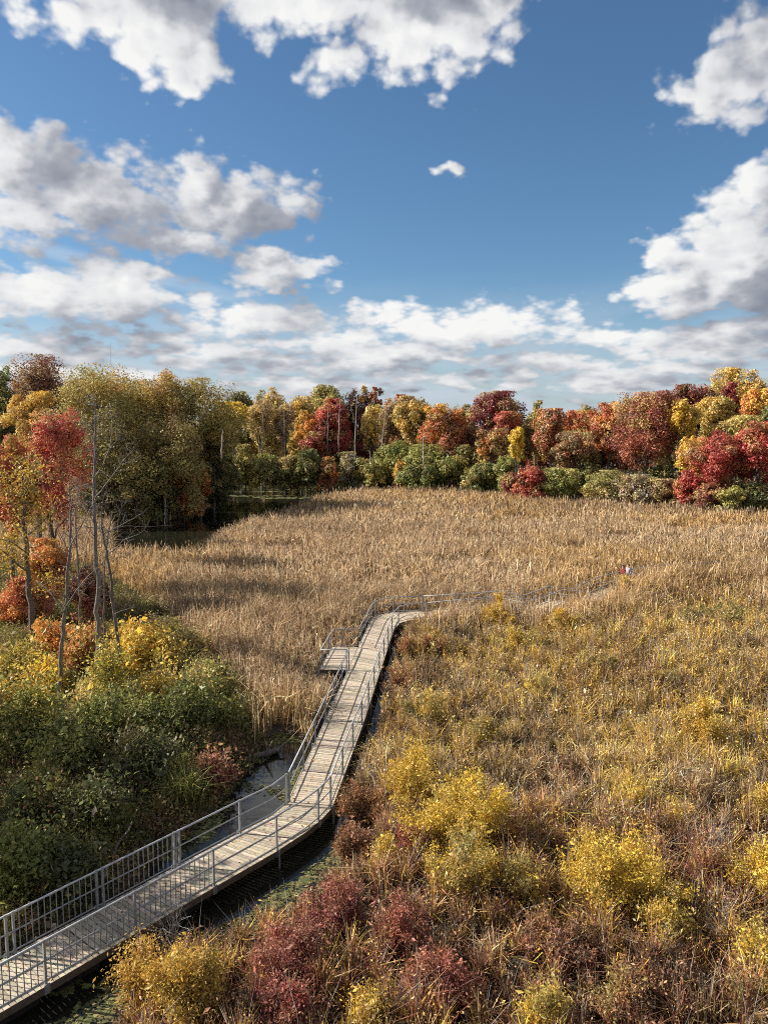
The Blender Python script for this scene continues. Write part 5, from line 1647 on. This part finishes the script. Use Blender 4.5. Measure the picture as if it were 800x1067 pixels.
def shifted(du, dv):
    dvn = mth('MULTIPLY', vup.outputs[0], dv)
    cx3 = N(nt, 'ShaderNodeCombineXYZ'); cx3.inputs[0].default_value = du
    nt.links.new(dvn, cx3.inputs[1])
    of = N(nt, 'ShaderNodeVectorMath', operation='ADD')
    nt.links.new(cb_.outputs[0], of.inputs[0]); nt.links.new(cx3.outputs[0], of.inputs[1])
    f = N(nt, 'ShaderNodeGroup'); f.node_tree = grp; nt.links.new(of.outputs[0], f.inputs[0])
    return f


f2 = shifted(-.010, .014)
f3 = shifted(-.030, .050)
mask = mrange(f1.outputs[0], -.006, .021, 0, 1)
fine = mth('MULTIPLY', mth('SUBTRACT', f1.outputs[0], f2.outputs[0]), 8.5)
body = mth('MULTIPLY', mth('SUBTRACT', f1.outputs[1], f3.outputs[1]), 12.0)
edge = mrange(f1.outputs[0], .0, .050, .26, 0)
bri = mth('ADD', mth('ADD', mth('ADD', fine, body), edge.outputs[0]), .345)
rmp = N(nt, 'ShaderNodeValToRGB')
e = rmp.color_ramp.elements
e[0].position = 0.0; e[0].color = (.25, .275, .335, 1)
e[1].position = 1.0; e[1].color = (.93, .93, .92, 1)
q = e.new(.35); q.color = (.40, .425, .48, 1)
q = e.new(.68); q.color = (.76, .77, .79, 1)
nt.links.new(bri, rmp.inputs[0])
csc = N(nt, 'ShaderNodeVectorMath', operation='SCALE'); csc.inputs['Scale'].default_value = 1 / BGS / 2 ** EXPO
nt.links.new(rmp.outputs[0], csc.inputs[0])
# thin veil low over the horizon
hz = mrange(av.outputs[0], .02, .20, .75, 0)
hn = N(nt, 'ShaderNodeTexNoise'); hn.inputs['Scale'].default_value = 7; hn.inputs['Detail'].default_value = 5
hs = N(nt, 'ShaderNodeVectorMath', operation='MULTIPLY'); hs.inputs[1].default_value = (1, 4, 1)
nt.links.new(cb_.outputs[0], hs.inputs[0]); nt.links.new(hs.outputs[0], hn.inputs['Vector'])
hm = mth('MULTIPLY', hz.outputs[0], mrange(hn.outputs[0], .3, .6, .4, 1.2).outputs[0])
hue = N(nt, 'ShaderNodeMix', data_type='RGBA', blend_type='MULTIPLY'); hue.inputs[0].default_value = 1.0
hue.inputs[7].default_value = SKYTINT = (.43, .58, .675, 1)
nt.links.new(sky.outputs[0], hue.inputs[6])
m1 = N(nt, 'ShaderNodeMix', data_type='RGBA'); nt.links.new(hm, m1.inputs[0]); nt.links.new(hue.outputs[2], m1.inputs[6])
m1.inputs[7].default_value = (.58 / BGS / 2 ** EXPO, .64 / BGS / 2 ** EXPO, .73 / BGS / 2 ** EXPO, 1)
# an old vapour trail, spread thin
ua_, va_ = azel(0, 247); ub_, vb_ = azel(215, 302)
tl_ = math.hypot(ub_ - ua_, vb_ - va_); nx_, ny_ = -(vb_ - va_) / tl_, (ub_ - ua_) / tl_
tr = N(nt, 'ShaderNodeVectorMath', operation='DOT_PRODUCT'); tr.inputs[1].default_value = (nx_, ny_, 0)
nt.links.new(cb_.outputs[0], tr.inputs[0])
td = mth('ABSOLUTE', mth('SUBTRACT', tr.outputs['Value'], ua_ * nx_ + va_ * ny_))
te = mrange(au.outputs[0], -.22, -.10, 1, 0)
tt_ = mth('MULTIPLY', mth('MULTIPLY', mrange(td, .002, .013, .30, 0).outputs[0], te.outputs[0]), mrange(hn.outputs[0], .3, .6, .5, 1.0).outputs[0])
m1b = N(nt, 'ShaderNodeMix', data_type='RGBA'); nt.links.new(tt_, m1b.inputs[0]); nt.links.new(m1.outputs[2], m1b.inputs[6])
m1b.inputs[7].default_value = (.8 / BGS / 2 ** EXPO, .82 / BGS / 2 ** EXPO, .85 / BGS / 2 ** EXPO, 1)
m1 = m1b
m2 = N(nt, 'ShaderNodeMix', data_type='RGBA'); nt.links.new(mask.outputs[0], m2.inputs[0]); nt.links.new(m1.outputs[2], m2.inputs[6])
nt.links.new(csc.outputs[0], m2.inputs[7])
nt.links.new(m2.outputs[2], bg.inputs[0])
world.cycles.sampling_method = 'MANUAL'; world.cycles.sample_map_resolution = 512

# ------------------------------------------------------------------ render settings
sc.render.engine = 'CYCLES'
cy = sc.cycles
cy.max_bounces = 5; cy.diffuse_bounces = 3; cy.glossy_bounces = 2; cy.transmission_bounces = 3; cy.transparent_max_bounces = 4
cy.caustics_reflective = False; cy.caustics_refractive = False
cy.use_denoising = False
cy.pixel_filter_type = 'BLACKMAN_HARRIS'; cy.filter_width = 1.0
cy.use_adaptive_sampling = True; cy.adaptive_threshold = .02
sc.view_settings.view_transform = 'Standard'; sc.view_settings.look = 'None'
sc.view_settings.exposure = EXPO; sc.view_settings.gamma = 1.0
